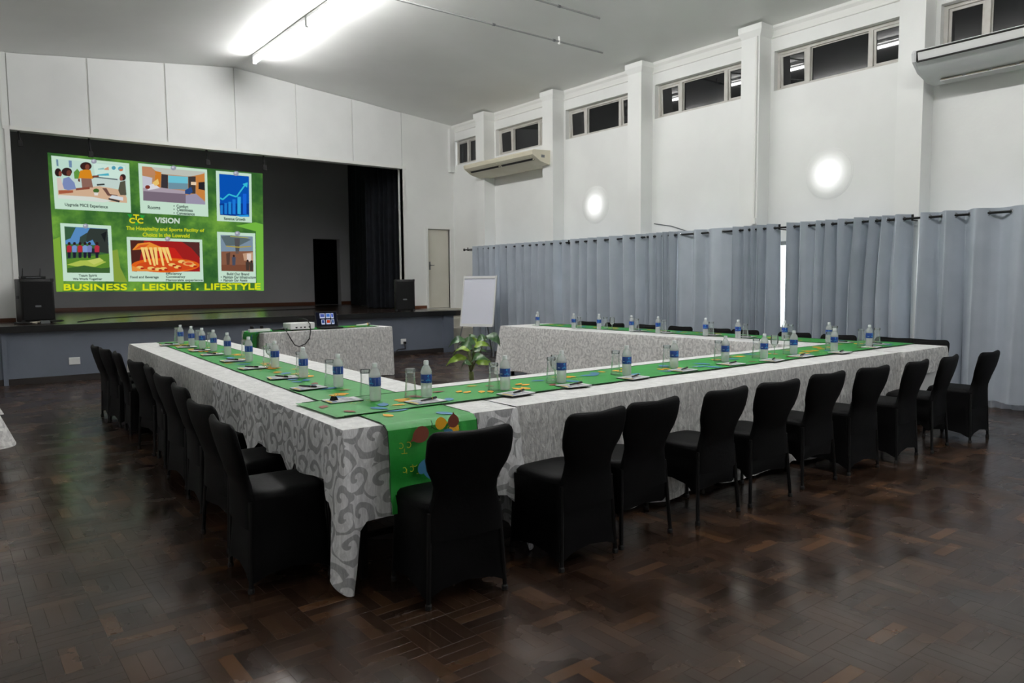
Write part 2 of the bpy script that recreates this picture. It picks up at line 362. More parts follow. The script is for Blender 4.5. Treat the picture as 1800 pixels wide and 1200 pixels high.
# clerestory windows
for k in range(7):
    y1 = (PY[k-1]-.2) if k > 0 else YP-.05
    y0 = PY[k]+.2
    wn = tag(empty('window_%d' % (k+1), (XW+.13, (y0+y1)/2, SILL)), 'clerestory window with dark panes, %s from the stage' % ORD[k], 'window', kind='structure')
    h = (y1-y0)/2; zh = HEAD-SILL; t = .045; mb = MB()
    mb.box(-.04, .04, -h, h, 0, t); mb.box(-.04, .04, -h, h, zh-t, zh); mb.box(-.04, .04, -h, -h+t, t, zh-t); mb.box(-.04, .04, h-t, h, t, zh-t)
    muls = [-h*.48, h*.48] if k > 0 else [0.15]
    for q in muls: mb.box(-.05, .04, q-.03, q+.03, t, zh-t)
    mb.build('frame', 'frame_white', wn)
    spans = [-h+t]+[v for q in muls for v in (q-.03, q+.03)]+[h-t]
    for s_ in range(len(spans)//2):
        a0, a1 = spans[2*s_], spans[2*s_+1]; side = (s_ != 1) and k > 0
        cs = empty('casement' if side else 'fixed_light', (0, (a0+a1)/2, t)); cs.parent = wn
        hh = (a1-a0)/2-.004; hz = zh-2*t-.004; f = MB(); e = .03 if side else .012
        f.box(-.018, .018, -hh, hh, 0, e); f.box(-.018, .018, -hh, hh, hz-e, hz); f.box(-.018, .018, -hh, -hh+e, e, hz-e); f.box(-.018, .018, hh-e, hh, e, hz-e)
        f.build('casement_frame', 'frame_white', cs)
        MB().box(-.004, .004, -hh+e, hh-e, e, hz-e).build('pane', 'glass_dark', cs)
        if side: cs.rotation_euler = (0, math.radians(-2.9 if k < 5 else 0), 0)
# lower windows behind the curtains
for k in range(1, 7):
    y1 = PY[k-1]-.2
    y0 = PY[k]+.2; h = (y1-y0)/2; zh = LH-LS; t = .05
    wn = tag(empty('window_%d' % (k+11), (XW+.13, (y0+y1)/2, LS)), 'daylit lower window behind the grey curtains, %s from the stage' % ORD[k], 'window', kind='structure')
    mb = MB(); mb.box(-.04, .04, -h, h, 0, t); mb.box(-.04, .04, -h, h, zh-t, zh); mb.box(-.04, .04, -h, -h+t, t, zh-t); mb.box(-.04, .04, h-t, h, t, zh-t); mb.box(-.03, .03, -.025, .025, t, zh-t)
    mb.build('frame', 'frame_white', wn)
    for sg in (-1, 1): MB().box(-.003, .003, min(sg*.025, sg*(h-t)), max(sg*.025, sg*(h-t)), t, zh-t).build('pane', 'window_glass', wn)
# left and near walls
tag(MB().box(XL-.25, XL, YN, YP, -.1, 5.3).build('wall_left', 'wall_white'), 'white painted wall opposite the curtains', 'wall', kind='structure')
tag(MB().box(XL-.25, XW+.25, YN-.25, YN, -.1, 6.0).build('wall_near', 'wall_white'), 'white painted wall at the near end of the hall', 'wall', kind='structure')
# ------------------------------------------------------------------ proscenium wall
wb = MB(); T = .2
def gable(mb, xa, xb, z0, y0, y1):
    pts = [(xa, z0), (xb, z0), (xb, zc(xb)+.05)]+([(RX, RZ+.05)] if xa < RX < xb else [])+[(xa, zc(xa)+.05)]
    mb.prism(pts, 'y', y0, y1)
DX0, DX1, DZ = 8.83, 9.42, ony(775, 403, YP).z
gable(wb, XL, PXL, 0, YP, YP+T); gable(wb, PXL, PXR, ZH, YP+.03, YP+T); gable(wb, PXR, DX0, 0, YP, YP+T); gable(wb, DX0, DX1, DZ, YP, YP+T); gable(wb, DX1, XW, 0, YP, YP+T)
wb.box(DX0, DX1, YP, YP+T, 0, ZS)
wall = tag(wb.build('wall_back', 'wall_white'), 'white wall around the stage opening', 'wall', kind='structure')
jx = [PXL]+[ony(p, 262, YP).x for p in (160, 295, 415, 522, 620)]+[PXR]
for q in range(6):                                  # fascia boards above the opening
    p = MB(); xa, xb = jx[q]+.012, jx[q+1]-.012
    pts = [(xa, ZH+.05), (xb, ZH+.05), (xb, zc(xb)-.01)]+([(RX, RZ-.01)] if xa < RX < xb else [])+[(xa, zc(xa)-.01)]
    p.prism(pts, 'y', YP-.006, YP+.04); p.build('fascia_board', 'panel_white', wall)
for q in range(1, 6): MB().box(jx[q]-.012, jx[q]+.012, YP+.022, YP+.04, ZH+.05, zc(jx[q])-.01).build('joint_strip', 'trim_white', wall)
MB().box(PXL-.09, PXR+.09, YP-.02, YP+.12, ZH-.005, ZH+.055).build('head_trim', 'trim_white', wall)
MB().box(PXL-.07, PXL, YP-.02, YP+.12, ZS, ZH-.005).build('side_trim', 'trim_white', wall)
MB().box(PXR, PXR+.05, YP-.02, YP+.12, ZS, ZH-.005).build('side_trim', 'trim_white', wall)
MB().box(PXL-.1, PXL-.08, YP-.012, YP+.01, ZH, zc(PXL)).build('joint_strip', 'trim_white', wall)
MB().box(9.42, XW, YP-.09, YP+.01, 3.98, 4.95).build('corner_boxing', 'wall_white', wall)
for xa, xb in ((XL, PXL-.07), (PXR+.05, DX0-.05)): MB().box(xa, xb, YP-.015, YP+.01, ZS, ZS+.07).build('skirting', 'brown_trim', wall)
# door beside the stage
d = tag(empty('door_1', (DX0, YP, ZS)), 'cream door with handle at the top of the stage steps', 'door', kind='structure')
dw, dh = DX1-DX0, DZ-ZS
mb = MB(); mb.box(-.05, .0, -.03, .1, 0, dh+.05); mb.box(dw, dw+.05, -.03, .1, 0, dh+.05); mb.box(0, dw, -.03, .1, dh, dh+.05); mb.build('door_frame', 'trim_white', d)
lf = MB().box(.006, dw-.006, .03, .07, .01, dh-.006).build('door_leaf', 'cream_door', d)
MB().box(.045, .085, .022, .03, .88, 1.06).tube([(.065, .03, .98), (.065, -.02, .98), (.16, -.02, .98)], .009, 8).build('handle', 'metal_grey', lf)
# ------------------------------------------------------------------ stage
st = tag(empty('stage', (0, YLIP, 0)), 'raised stage with grey blue front and black edge', 'stage', kind='structure')
SX0, SX1 = XL, 8.56
MB().box(SX0, SX1-.25, .04, .2, .0, ZS-.1).build('front_panel', 'stage_blue', st)
MB().box(SX1-.25, SX1, .0, YP-YLIP-.002, .0, ZS-.1).build('end_pier', 'stage_blue', st)
MB().box(.70, .76, .005, .05, .0, ZS-.1).build('joint_strip', 'stage_blue', st)
MB().box(SX0, SX1-.25, .015, .042, .0, .09).build('skirting', 'skirting_dark', st)
MB().box(SX0, SX1+.03, -.05, .12, ZS-.1, ZS).build('stage_lip', 'black_lip', st)
for q in range(18):
    ya = .12+q*(YB-YLIP-.12)/18; yb_ = .12+(q+1)*(YB-YLIP-.12)/18
    if YLIP+ya < YP: x1_ = SX1+.02
    else: x1_ = XW
    MB().box(SX0, x1_, ya+.002, yb_-.002, ZS-.06, ZS-.001).build('stage_board', 'stage_boards', st)
# stage house
DWX0, DWX1, DWZ = ony(550, 420, YB).x, ony(597, 420, YB).x, ony(572, 420, YB).z
sb = MB(); sb.box(XL, DWX0, YB, YB+.2, 0, 6); sb.box(DWX1, XW+.3, YB, YB+.2, 0, 6); sb.box(DWX0, DWX1, YB, YB+.2, DWZ, 6); sb.box(DWX0, DWX1, YB, YB+.2, 0, ZS)
wsb = tag(sb.build('wall_stage', 'stage_grey'), 'dark grey wall at the back of the stage', 'wall', kind='structure')
MB().box(XL, DWX0, YB-.02, YB, ZS, ZS+.09).build('skirting', 'brown_trim', wsb); MB().box(DWX1, XW, YB-.02, YB, ZS, ZS+.09).build('skirting', 'brown_trim', wsb)
mb = MB(); mb.box(DWX0-.3, DWX1+.5, YB+1.4, YB+1.5, 0, 3.5); mb.box(DWX0-.4, DWX0-.3, YB+.2, YB+1.5, 0, 3.5); mb.box(DWX1+.5, DWX1+.6, YB+.2, YB+1.5, 0, 3.5); mb.box(DWX0-.3, DWX1+.5, YB+.2, YB+1.5, 3.3, 3.5); mb.box(DWX0-.3, DWX1+.5, YB+.2, YB+1.5, ZS-.1, ZS)
mb.build('passage', 'black_void', wsb)
tag(MB().box(XL-.25, XL, YP, YB, 0, 6).build('wall_wing', 'black_void'), 'black side wall of the stage wing', 'wall', kind='structure')
tag(MB().box(XL, XW, YP+.4, YB, 5.05, 5.12).build('trim_1', 'black_void'), 'black lining above the stage', 'ceiling lining', kind='structure')
# black wing drapes at the right of the stage
def drape(x0, y0, x1, y1, z0, z1, n, amp, seed, top=None, flare=0):
    rnd = random.Random(seed); L = math.hypot(x1-x0, y1-y0); ux, uy = (x1-x0)/L, (y1-y0)/L; nx, ny = -uy, ux
    ph = [rnd.uniform(-.5, .5) for _ in range(8)]; cols = n*12; rows = []
    for r in range(9):
        t = r/8; row = []
        for q in range(cols+1):
            s = q/cols; a = 2*PI*n*s+ph[0]+.5*math.sin(2*PI*s*1.7+ph[1])*2
            off = amp*(math.sin(a)+.25*math.sin(2.3*a+ph[2]*3))*(.8+.4*t)
            ss = s*L+flare*t*math.sin(s*3+ph[3])
            row.append((x0+ux*ss+nx*off, y0+uy*ss+ny*off, z1+(z0-z1)*t))
        rows.append(row)
    return MB().grid(rows)
wingx = ony(625, 400, YB-.4).x
o = drape(wingx-.15, YB-.35, 8.45, YP+1.6, ZS+.02, 5.0, 9, .05, 3).build('stage_curtain', 'black_drape', smooth=True)
tag(o, 'wide black drape closing the right wing of the stage', 'stage curtain', 'black stage drapes')
o = drape(7.93, YP+1.3, 8.42, YP+.35, ZS+.02, 4.9, 7, .06, 5).build('stage_curtain', 'black_drape', smooth=True)
tag(o, 'gathered dark drape hanging beside the stage opening edge', 'stage curtain', 'black stage drapes')
# hanging straps below the stage head
for q, (px, py0, py1) in enumerate(((33, 229, 257), (157, 244, 276), (363, 262, 290), (463, 272, 299))):
    p1 = ony(px+1, py1, YP+.09); hh = ZH-.004-p1.z
    s = MB().tube([(0, 0, hh), (.01, 0, hh*.5), (.015, 0, .06)], .018, 6).box(-.02, .055, -.02, .02, 0, .1)
    o = s.build('hanging_strap', 'rubber', loc=(p1.x, YP+.09, p1.z))
    tag(o, 'short black strap hanging under the stage head, %s from the left' % ORD[q], 'strap', 'straps under the stage head')
# steps
sp = tag(empty('stage_steps', (SX1+.005, YP-.005, 0)), 'cream steps climbing to the door beside the stage', 'steps')
wst = XW-SX1-.01
for q in range(4):
    zt_ = ZS-.005-q*.205
    MB().box(0, wst, -(.34+.3*q) if q else -.34, -(.34+.3*(q-1)) if q else 0, 0, zt_).build('step', 'step_cream', sp)
MB().box(wst*.35, wst, -.36, -.342, ZS-.17, ZS-.05).build('skirting', 'skirting_dark', sp)
# ------------------------------------------------------------------ tube lights
def tube_light(y0, y1, label):
    t = empty('tube_light', (RX, (y0+y1)/2, 0), 0, label, 'ceiling light', 'tube lights along the ridge'); h = (y1-y0)/2
    MB().box(-.032, .032, -h+.01, h-.01, RZ-.075, RZ-.02, bev=.008).build('batten', 'plastic_white', t)
    MB().tube([(0, -h+.035, RZ-.145), (0, h-.035, RZ-.145)], .024, 12).build('tube', 'tube_glow', t, smooth=40)
    for sg in (-1, 1): MB().box(-.03, .03, sg*h-.018 if sg > 0 else sg*h-.01, sg*h+.01 if sg > 0 else sg*h+.018, RZ-.175, RZ-.03, bev=.006).build('lamp_holder', 'plastic_white', t)
for q, (ya, yb_) in enumerate(((11.02, 13.36), (8.58, 10.95), (6.1, 8.5), (3.62, 6.0), (.4, 2.8), (-2.6, -.2))):
    tube_light(ya, yb_, 'glowing fluorescent tube on a white batten at the ridge, %s from the stage' % ORD[q])
# round wall lamps
for q, (px, py) in enumerate(((1045, 360), (1455, 305))):
    p = onx(px, py, XW-.02)
    t = empty('wall_lamp', (XW, p.y, p.z), 0, ('round glowing wall lamp nearer the stage, left of the pillar' if q == 0 else 'round glowing wall lamp nearer the camera, high on the wall'), 'wall lamp', 'round wall lamps')
    rim = MB().lathe([(.345, 0), (.345, .004), (.33, .007)], 32); rim.v = [(-z-.0, x, y) for x, y, z in rim.v]; rim.build('rim', 'lamp_rim', t, smooth=40)
    dm = MB().lathe([(.335, .005), (.32, .009), (.24, .015), (.14, .019), (.06, .021), (.0, .021)], 32); dm.v = [(-z, x, y) for x, y, z in dm.v]; dm.build('diffuser', 'lamp_opal', t, smooth=True)
# steel tie rods
def onceil(px, py):
    r = ray(px, py); tt = (RZ+SL*RX-CAMH)/(r.z+SL*r.x); return EYE+r*tt
for q, (px, py) in enumerate(((1067, 95), (1063, 35))):
    p = onceil(px, py); x0 = 2*RX-p.x
    t = empty('tie_rod', (RX, p.y, p.z), 0, 'thin steel tie rod under the ceiling, %s' % ('farther from camera with a drop rod' if q == 0 else 'nearer the camera'), 'tie rod', 'ceiling tie rods')
    MB().tube([(x0-RX+.3, 0, 0), (p.x-RX-.1, 0, 0)], .014, 8).build('rod', 'rod_grey', t)
    if q == 0:
        xx = None; r = ray(983, 74); k = p.y/r.y; hx = (EYE+r*k).x
        MB().tube([(hx-RX, 0, -.03), (hx-RX, 0, zc(hx)-p.z-.03)], .016, 8).build('drop_rod', 'trim_white', t)
        MB().lathe([(.0, -.05), (.02, -.04), (.02, -.02), (.012, -.01)], 10, c=(hx-RX, 0, 0)).build('end_nut', 'trim_white', t)
    for xx in [x0+(p.x-x0)*g for g in (.25, .5, .72, .86)]: MB().tube([(xx-RX-.02, 0, 0), (xx-RX+.02, 0, 0)], .02, 8).build('coupling', 'metal_grey', t)
# ------------------------------------------------------------------ air conditioners
def ac_unit(y0, y1, zb, label, body, near):
    L = y1-y0; t = empty('air_conditioner', (XW, (y0+y1)/2, zb), 0, label, 'air conditioner', 'wall hung air conditioners'); h = L/2
    if near: prof = [(-.30, .0), (-.56, .07), (-.70, .17), (-.72, .26), (-.68, .30), (-.30, .33), (-.12, .33), (-.12, .0)]
    else: prof = [(-.30, .0), (-.52, .05), (-.70, .16), (-.72, .22), (-.68, .25), (-.20, .27), (-.12, .27), (-.12, .0)]
    MB().prism(prof, 'y', -h+.03, h-.03).build('casing', body, t, smooth=25)
    for sg in (-1, 1):
        pr = [(x*1.0+(-.005 if x < -.4 else .0), z) for x, z in prof]
        MB().prism(pr, 'y', *( (h-.03, h) if sg > 0 else (-h, -h+.03))).build('end_cap', body, t, smooth=25)
    for yy in (-h*.8, h*.8): MB().box(-.14, -.001, yy-.03, yy+.03, .04, .3).build('bracket', 'metal_grey', t)
    if near:
        fp = MB().prism([(-.712, .175), (-.732, .255), (-.722, .258), (-.702, .178)], 'y', -h+.07, h-.07).build('front_panel', 'plastic_white', t)
        for z_, x_ in ((.163, -.706), (.268, -.722)): MB().box(x_-.022, x_+.01, -h+.06, h-.06, z_-.006, z_+.006).build('shadow_gap', 'slot_dark', t)
        for sg in (-1, 1): MB().box(-.728, -.70, sg*(h-.06)-.006, sg*(h-.06)+.006, .165, .27).build('shadow_gap', 'slot_dark', t)
        g = MB()
        for q in range(5):
            a0 = -h+.15+q*(L-.3)/5; g.box(-.36, -.16, a0+.02, a0+(L-.3)/5-.02, -.008, .004)
        g.build('intake_grille', 'ac_dirty', t)
        for q in range(16): MB().box(-.355+q*.012, -.349+q*.012, -h+.16, h-.16, -.014, -.008).build('intake_slat', 'ac_white', t)
    else:
        for q in range(2):
            a0, a1 = (-h+.1, -.03) if q == 0 else (.03, h-.1)
            for kk in range(2):
                xa, za = -.575-.06*kk, .085+.048*kk
                sl = MB().prism([(xa, za), (xa-.035, za+.028), (xa-.043, za+.02), (xa-.008, za-.008)], 'y', a0, a1).build('outlet_slot', 'slot_dark', t)
                MB().prism([(xa-.012, za+.002), (xa-.03, za+.017), (xa-.048, za+.008), (xa-.03, za-.008)], 'y', a0, a0+.015).build('outlet_vane', body, sl)
        MB().box(-.5, -.42, -h-.006, -h+.002, .12, .17).build('badge', 'metal_grey', t)
    return t
ya = onx(955, 280, 9.1).y; yb_ = onx(816, 292, 8.85).y
ac_unit(ya, yb_, onx(862, 306, 9.05).z, 'yellowed air conditioner hung on the wall beside the stage', 'ac_cream', False)
yb_ = onx(1602, 105, 8.83).y
ac_unit(yb_-1.6, yb_, onx(1645, 142, 9.2).z-.0, 'large white air conditioner hung above the nearest curtain', 'ac_white', True)
# small wall fittings on the right wall
cx_ = onx(1338, 200, XP-.012).y
t = MB().tube([(0, 0, 0), (0, 0, 4.86-onx(1338, 385, XP).z)], .014, 8).box(-.02, .016, -.03, .03, -.06, .02).build('conduit_pipe', 'trim_white', loc=(XP-.016, PY[3]-.11, onx(1338, 385, XP).z))
tag(t, 'white conduit pipe running down the middle pillar face', 'conduit')
pa, pb = onx(1150, 393, XW-.01), onx(1226, 412, XW-.01)
tag(MB().tube([pa, pa.lerp(pb, .4)+Vector((0, 0, .03)), pb], .008, 6).build('loose_cable', 'metal_grey'), 'thin loose cable lying along the wall above the curtains', 'cable')
# ------------------------------------------------------------------ curtain rod and curtains
ZR = 2.165
rod = empty('curtain_rod', (XC, 0, ZR), 0, 'long black curtain rod along the whole side wall', 'curtain rod')
y_end = onx(817, 439, XC).y
MB().tube([(0, YN+1.5, 0), (0, y_end, 0)], .014, 8).build('rod', 'metal_black', rod, smooth=40)
MB().lathe([(.0, -.03), (.02, -.022), (.024, 0), (.02, .022), (0, .03)], 10, c=(0, y_end+.02, 0)).build('finial', 'metal_black', rod, smooth=True)
for yy in (onx(1370, 405, XC).y, onx(1604, 386, XC).y, y_end-.12, 10.0): MB().box(-.012, XW-XC if yy not in PY else .1, yy-.008, yy+.008, -.03, -.016).box(-.01, .01, yy-.01, yy+.01, -.03, .045).build('bracket', 'metal_black', rod)
def curtain(ya, yb, n, amp, seed, label, pull=None, zb=.035):
    rnd = random.Random(seed); y0, y1 = min(ya, yb), max(ya, yb); L = y1-y0
    root = empty('eyelet_curtain', (XC, (y0+y1)/2, 0), 0, label, 'curtain', 'grey eyelet curtains'); yc = (y0+y1)/2
    nc = int(n*18); ph = rnd.uniform(0, 6); jit = [rnd.uniform(-1, 1) for _ in range(6)]; rows = []; NR = 14
    ztop = ZR+.055
    for r in range(NR+1):
        t = r/NR; z = ztop+(zb-ztop)*t; row = []
        for q in range(nc+1):
            s = q/nc; a = 2*PI*n*s+.9*math.sin(2*PI*s*1.3+jit[0]*3)+t*.5*math.sin(5*s+jit[2]*4)
            am = amp*(1+.25*math.sin(7*s+jit[1]*5))*(1+.25*t*math.sin(9*s+jit[3]*6))
            sa = math.sin(a); x = am*math.copysign(abs(sa)**.75, sa)+.014*t*math.sin(2*a+jit[4]*3)
            y = y0+L*s+.25*am*math.sin(2*a)*(.5+.5*t)
            if pull: y += pull(s, t)
            row.append((x, y-yc, z+.006*math.sin(a*1.0+1)*t))
        rows.append(row)
    MB().grid(rows).build('cloth', 'curtain_grey', root, smooth=True, fix=False)
    # eyelets where the cloth crosses the rod
    q = 0; prev = None
    for k in range(nc*2+1):
        s = k/(nc*2); a = 2*PI*n*s+.9*math.sin(2*PI*s*1.3+jit[0]*3); v = math.sin(a)
        if prev is not None and (v > 0) != (prev > 0):
            yy = y0+L*s-yc; sg = 1 if v > prev else -1; e = MB(); pts = []
            for j in range(13):
                th = 2*PI*j/12; pts.append((sg*.026*math.cos(th)*.75, yy+.026*math.cos(th)*.66, ZR+.026*math.sin(th)))
            e.tube(pts, .0045, 5, caps=False).build('eyelet', 'chrome', root, smooth=True)
        prev = v
Yc = lambda px: onx(px, 480, XC).y
curtain(Yc(831), Yc(884), 5.5, .095, 1, 'grey eyelet curtain at the stage end behind the flip chart')
curtain(Yc(885), Yc(992), 8, .1, 2, 'tightly pleated grey curtain, second from the stage end')
curtain(Yc(993), Yc(1136), 7.5, .1, 3, 'grey pleated curtain, third from the stage end')
curtain(Yc(1137), Yc(1193), 4.6, .095, 4, 'narrow bunched grey curtain left of the flat spread curtain')
curtain(Yc(1194), Yc(1290), 2.6, .065, 5, 'flat spread grey curtain with three wide eyelet gaps')
curtain(Yc(1291), Yc(1366), 5, .095, 6, 'grey curtain just left of the bright window gap', pull=lambda s, t: -.05*max(0, 1-s*2.2)*t if s < .45 else 0)
curtain(Yc(1382), Yc(1474), 4.2, .095, 7, 'grey curtain just right of the bright window gap')
curtain(Yc(1474.5), Yc(1601), 5, .095, 8, 'creased grey curtain left of the cream strip of wall', pull=lambda s, t: .05*math.sin(PI*t)*math.sin(3*s))
curtain(Yc(1620), Yc(1905), 4.6, .085, 9, 'wide grey curtain at the right edge of the picture', pull=lambda s, t: .05*t*max(0, s-.85)*6, zb=.085)
sh = drape(XC+.115, Yc(1905), XC+.115, Yc(1640), .004, 2.08, 11, .02, 12).build('sheer_curtain', 'sheer_white', smooth=True)
tag(sh, 'white sheer curtain whose hem shows below the widest grey curtain', 'curtain')
curtain(Yc(1910), Yc(2400), 6, .075, 10, 'grey curtain nearest the camera beyond the picture edge')
# ------------------------------------------------------------------ power sockets on the stage front
for q, (px, py) in enumerate(((131, 634), (709, 600))):
    p = ony(px, py, YLIP+.04); t = empty('power_socket', (p.x, YLIP+.04, p.z), 0, ('white double power socket on the stage front at left' if q == 0 else 'white power socket with a black plug on the stage front at right'), 'socket', 'stage front sockets')
    hw = .075 if q == 0 else .06
    MB().box(-hw, hw, -.012, 0, -.055, .055, bev=.004).build('plate', 'plastic_white', t)
    for xx in ((-.035, .035) if q == 0 else (-.02,)): MB().box(xx-.012, xx+.012, -.017, -.011, .012, .036, bev=.002).build('switch', 'plastic_white', t)
    if q == 1: MB().box(-.012, .04, -.055, -.012, -.05, .0, bev=.008).build('plug', 'plastic_black', t)
# ------------------------------------------------------------------ tables
def table(frame, L, W, label, inset=.13, group='trestle tables of the U shaped layout'):
    (ox, oy), ang = frame
    t = empty('trestle_table', (ox, oy, 0), ang, label, 'table', group)
    MB().box(.02, W-.02, .02, L-.02, ZT-.035, ZT-.006, bev=.004).build('table_top', 'plastic_black', t)
    for x in (.13, W-inset):
        for y in (.1, L-.1): MB().box(x-.018, x+.018, y-.018, y+.018, 0, ZT-.034).build('leg', 'metal_black', t)
    for y in (.1, L-.1): MB().box(.149, W-inset-.019, y-.012, y+.012, .2, .225).build('stretcher', 'metal_black', t)
    return t
def cloth(frame, L, W, sides, label, mt, seed, corner=None, flare=.03, amp=.018, wrinkle=.0025, waves=5.0, group='white lace tablecloths', dropf=None):
    """sides: drop per exposed side, walked s(near y=0) -> e(x=W) -> n(y=L) -> w(x=0)."""
    (ox, oy), ang = frame; rnd = random.Random(seed); root_loc = (ox, oy, 0)
    mb = MB(); nx, ny = max(6, int(W/.09)), max(8, int(L/.09)); rows = []; uvs = []
    for j in range(ny+1):
        r = []; u = []
        for i in range(nx+1):
            x, y = W*i/nx, L*j/ny
            e = min(1, min(x, W-x, y, L-y)/.04)
            z = ZT+wrinkle*e*noise.noise(Vector((x*5+seed, y*5, 0)))*1.5 + wrinkle*.6*e
            r.append((x, y, z)); u.append((x, y))
        rows.append(r); uvs.append(u)
    mb.grid(rows, m=('lace_top' if mt.startswith('lace') else mt), uvs=uvs)
    # walk the rim; runs of exposed sides make one skirt
    order = 'senw'; cor = {'s': ((0, 0), (W, 0), (0, -1)), 'e': ((W, 0), (W, L), (1, 0)), 'n': ((W, L), (0, L), (0, 1)), 'w': ((0, L), (0, 0), (-1, 0))}
    runs = []; start = 0
    if len(sides) == 4: runs = [list(order)]; closed = True
    else:
        closed = False
        for k in range(4):
            if order[k] in sides and order[k-1] not in sides:
                run = []; q = k
                while order[q % 4] in sides and len(run) < 4: run.append(order[q % 4]); q += 1
                runs.append(run)
    ph = [rnd.uniform(0, 6) for _ in range(6)]
    for run in runs:
        P = []; s_acc = 0
        for k, sd in enumerate(run):
            (x0, y0), (x1, y1), n = cor[sd]; ln = math.hypot(x1-x0, y1-y0); ns = max(6, int(ln/.035))
            for q in range(ns+1):
                t = q/ns; c0 = t*ln; c1 = (1-t)*ln
                dc = 9
                if k > 0 or closed: dc = min(dc, c0)
                if k < len(run)-1 or closed: dc = min(dc, c1)
                P.append((x0+(x1-x0)*t, y0+(y1-y0)*t, n[0], n[1], s_acc+c0, dc, sides[sd]))
            s_acc += ln
            if k < len(run)-1 or closed:
                n2 = cor[run[(k+1) % len(run)]][2]; d2 = sides[run[(k+1) % len(run)]]
                for q in range(1, 8):
                    t = q/8; a = t*PI/2; P.append((x1, y1, n[0]*math.cos(a)+n2[0]*math.sin(a), n[1]*math.cos(a)+n2[1]*math.sin(a), s_acc+.1*t, 0, sides[sd]*(1-t)+d2*t))
                s_acc += .1
        NRW = 14; rows = []; uvs = []
        for r in range(NRW+1):
            t = r/NRW; row = []; u = []
            for (x, y, nx_, ny_, s, dc, D) in P:
                ck = math.exp(-(dc/(corner[2] if len(corner) > 2 else .09))**2) if corner else 0
                Dd = D+(corner[0]*ck if corner else 0)
                if dropf: Dd = dropf(x, y, nx_, ny_, Dd)
                Dd += .012*math.sin(9*s+ph[3])
                dr = t*Dd
                f = math.sin(2*PI*s*waves/2+ph[0]+.8*math.sin(s*2.1+ph[1]))+.5*math.sin(2*PI*s*waves*.83+ph[2])
                g = dr/.6
                off = .006*min(1, dr/.02)+flare*g+amp*f*min(1.3, g*1.4)+(corner[1]*ck*g if corner else 0)
                off = max(off, .004*min(1, dr/.02))
                row.append((x+nx_*off, y+ny_*off, max(.006, ZT+.0015-dr))); u.append((s+x*.01, -dr))
            rows.append(row); uvs.append(u)
        mb.grid(rows, m=mt, uvs=uvs, close=closed)
    o = mb.build('tablecloth', mt, smooth=50, fix=False, loc=root_loc); o.rotation_euler = (0, 0, ang)
    return tag(o, label, 'tablecloth', group)
def fr(x, y, deg): return ((x, y), math.radians(deg))
def along(f, d):  # frame moved along its own length
    (x, y), a = f; return ((x-math.sin(a)*d, y+math.cos(a)*d), a)
WA = 1.0
FA = fr(1.45, 3.14, -2.6)
LA = [2.40, 2.15, 1.80]; d = 0
left_tops = [(393, 740), (353, 708), (318.7, 678.7), (288, 660), (265, 644), (238.7, 634.7), (208, 620), (185, 613), (169, 608)]
left_y = [onz(*p, .80).y for p in left_tops]
def over_seats(d0):                    # the left skirts lie over the tucked seats and sag between them
    def f(x, y, nx_, ny_, D):
        if nx_ > -.9: return D
        Y = FA[0][1]+d0+y; g = min(abs(Y-q) for q in left_y); return D if g > .3 else .285+(D-.285)*max(0, (g-.22)/.08)
    return f
for q, ln in enumerate(LA):
    f = along(FA, d)
    table(f, ln-.02, WA, ['black legged table under the near corner cloth', 'black legged table in the middle of the left row', 'black legged table at the stage end of the left row'][q])
    sd = {'w': .40, 'e': .62}
    if q == 0: sd = {'w': .37, 's': .44, 'e': .66}
    if q == 2: sd['n'] = .6
    if q == 0: del sd['e']; sd['e'] = .68
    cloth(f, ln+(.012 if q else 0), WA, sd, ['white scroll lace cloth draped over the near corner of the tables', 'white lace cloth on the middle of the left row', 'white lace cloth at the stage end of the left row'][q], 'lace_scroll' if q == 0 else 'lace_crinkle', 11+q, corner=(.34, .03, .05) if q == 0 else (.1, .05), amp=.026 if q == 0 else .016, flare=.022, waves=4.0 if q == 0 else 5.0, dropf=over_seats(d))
    d += ln
YBF, WB = 3.13, 1.04
FB = fr(7.03, YBF, 90)        # length runs towards -x, width towards -y ... placed by its far right corner
XB0, XB1, XB2 = 2.475, 4.56, 7.02
for q, (xa, xb) in enumerate(((XB0, XB1), (XB1, XB2))):
    f = ((xb, YBF), PI/2)     # local y -> -x, local x -> +y
    table(f, xb-xa-.02, WB, ['black legged table left of centre in the near row', 'black legged table right of centre in the near row'][q])
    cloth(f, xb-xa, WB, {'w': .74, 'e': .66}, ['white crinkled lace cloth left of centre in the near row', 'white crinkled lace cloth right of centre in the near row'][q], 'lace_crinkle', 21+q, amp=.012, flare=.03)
FC = fr(7.04, 3.10, 1.0); WC = .98
d = 0
for q, ln in enumerate((1.85, 2.1, 2.1)):
    f = along(FC, d)
    table(f, ln-.02, WC, ['black legged table at the near end of the right row', 'black legged table in the middle of the right row', 'black legged table at the stage end of the right row'][q], inset=.34)
    sd = {'w': .68, 'e': .27}
    if q == 0: sd = {'s': .22, 'e': .25, 'w': .66}
    if q == 2: sd['n'] = .66
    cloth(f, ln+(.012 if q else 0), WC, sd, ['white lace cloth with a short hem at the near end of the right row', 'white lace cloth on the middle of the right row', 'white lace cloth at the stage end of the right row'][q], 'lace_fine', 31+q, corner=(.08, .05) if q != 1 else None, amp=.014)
    d += ln
ZT -= .006
cloth(((FC[0][0]+.014, FC[0][1]+.016), FC[1]), 1.7, WC-.028, {'s': .66, 'e': .5}, 'plain white under cloth showing below the short hem, right row', 'plastic_white', 37, amp=.002, flare=.0, waves=3)
ZT += .006
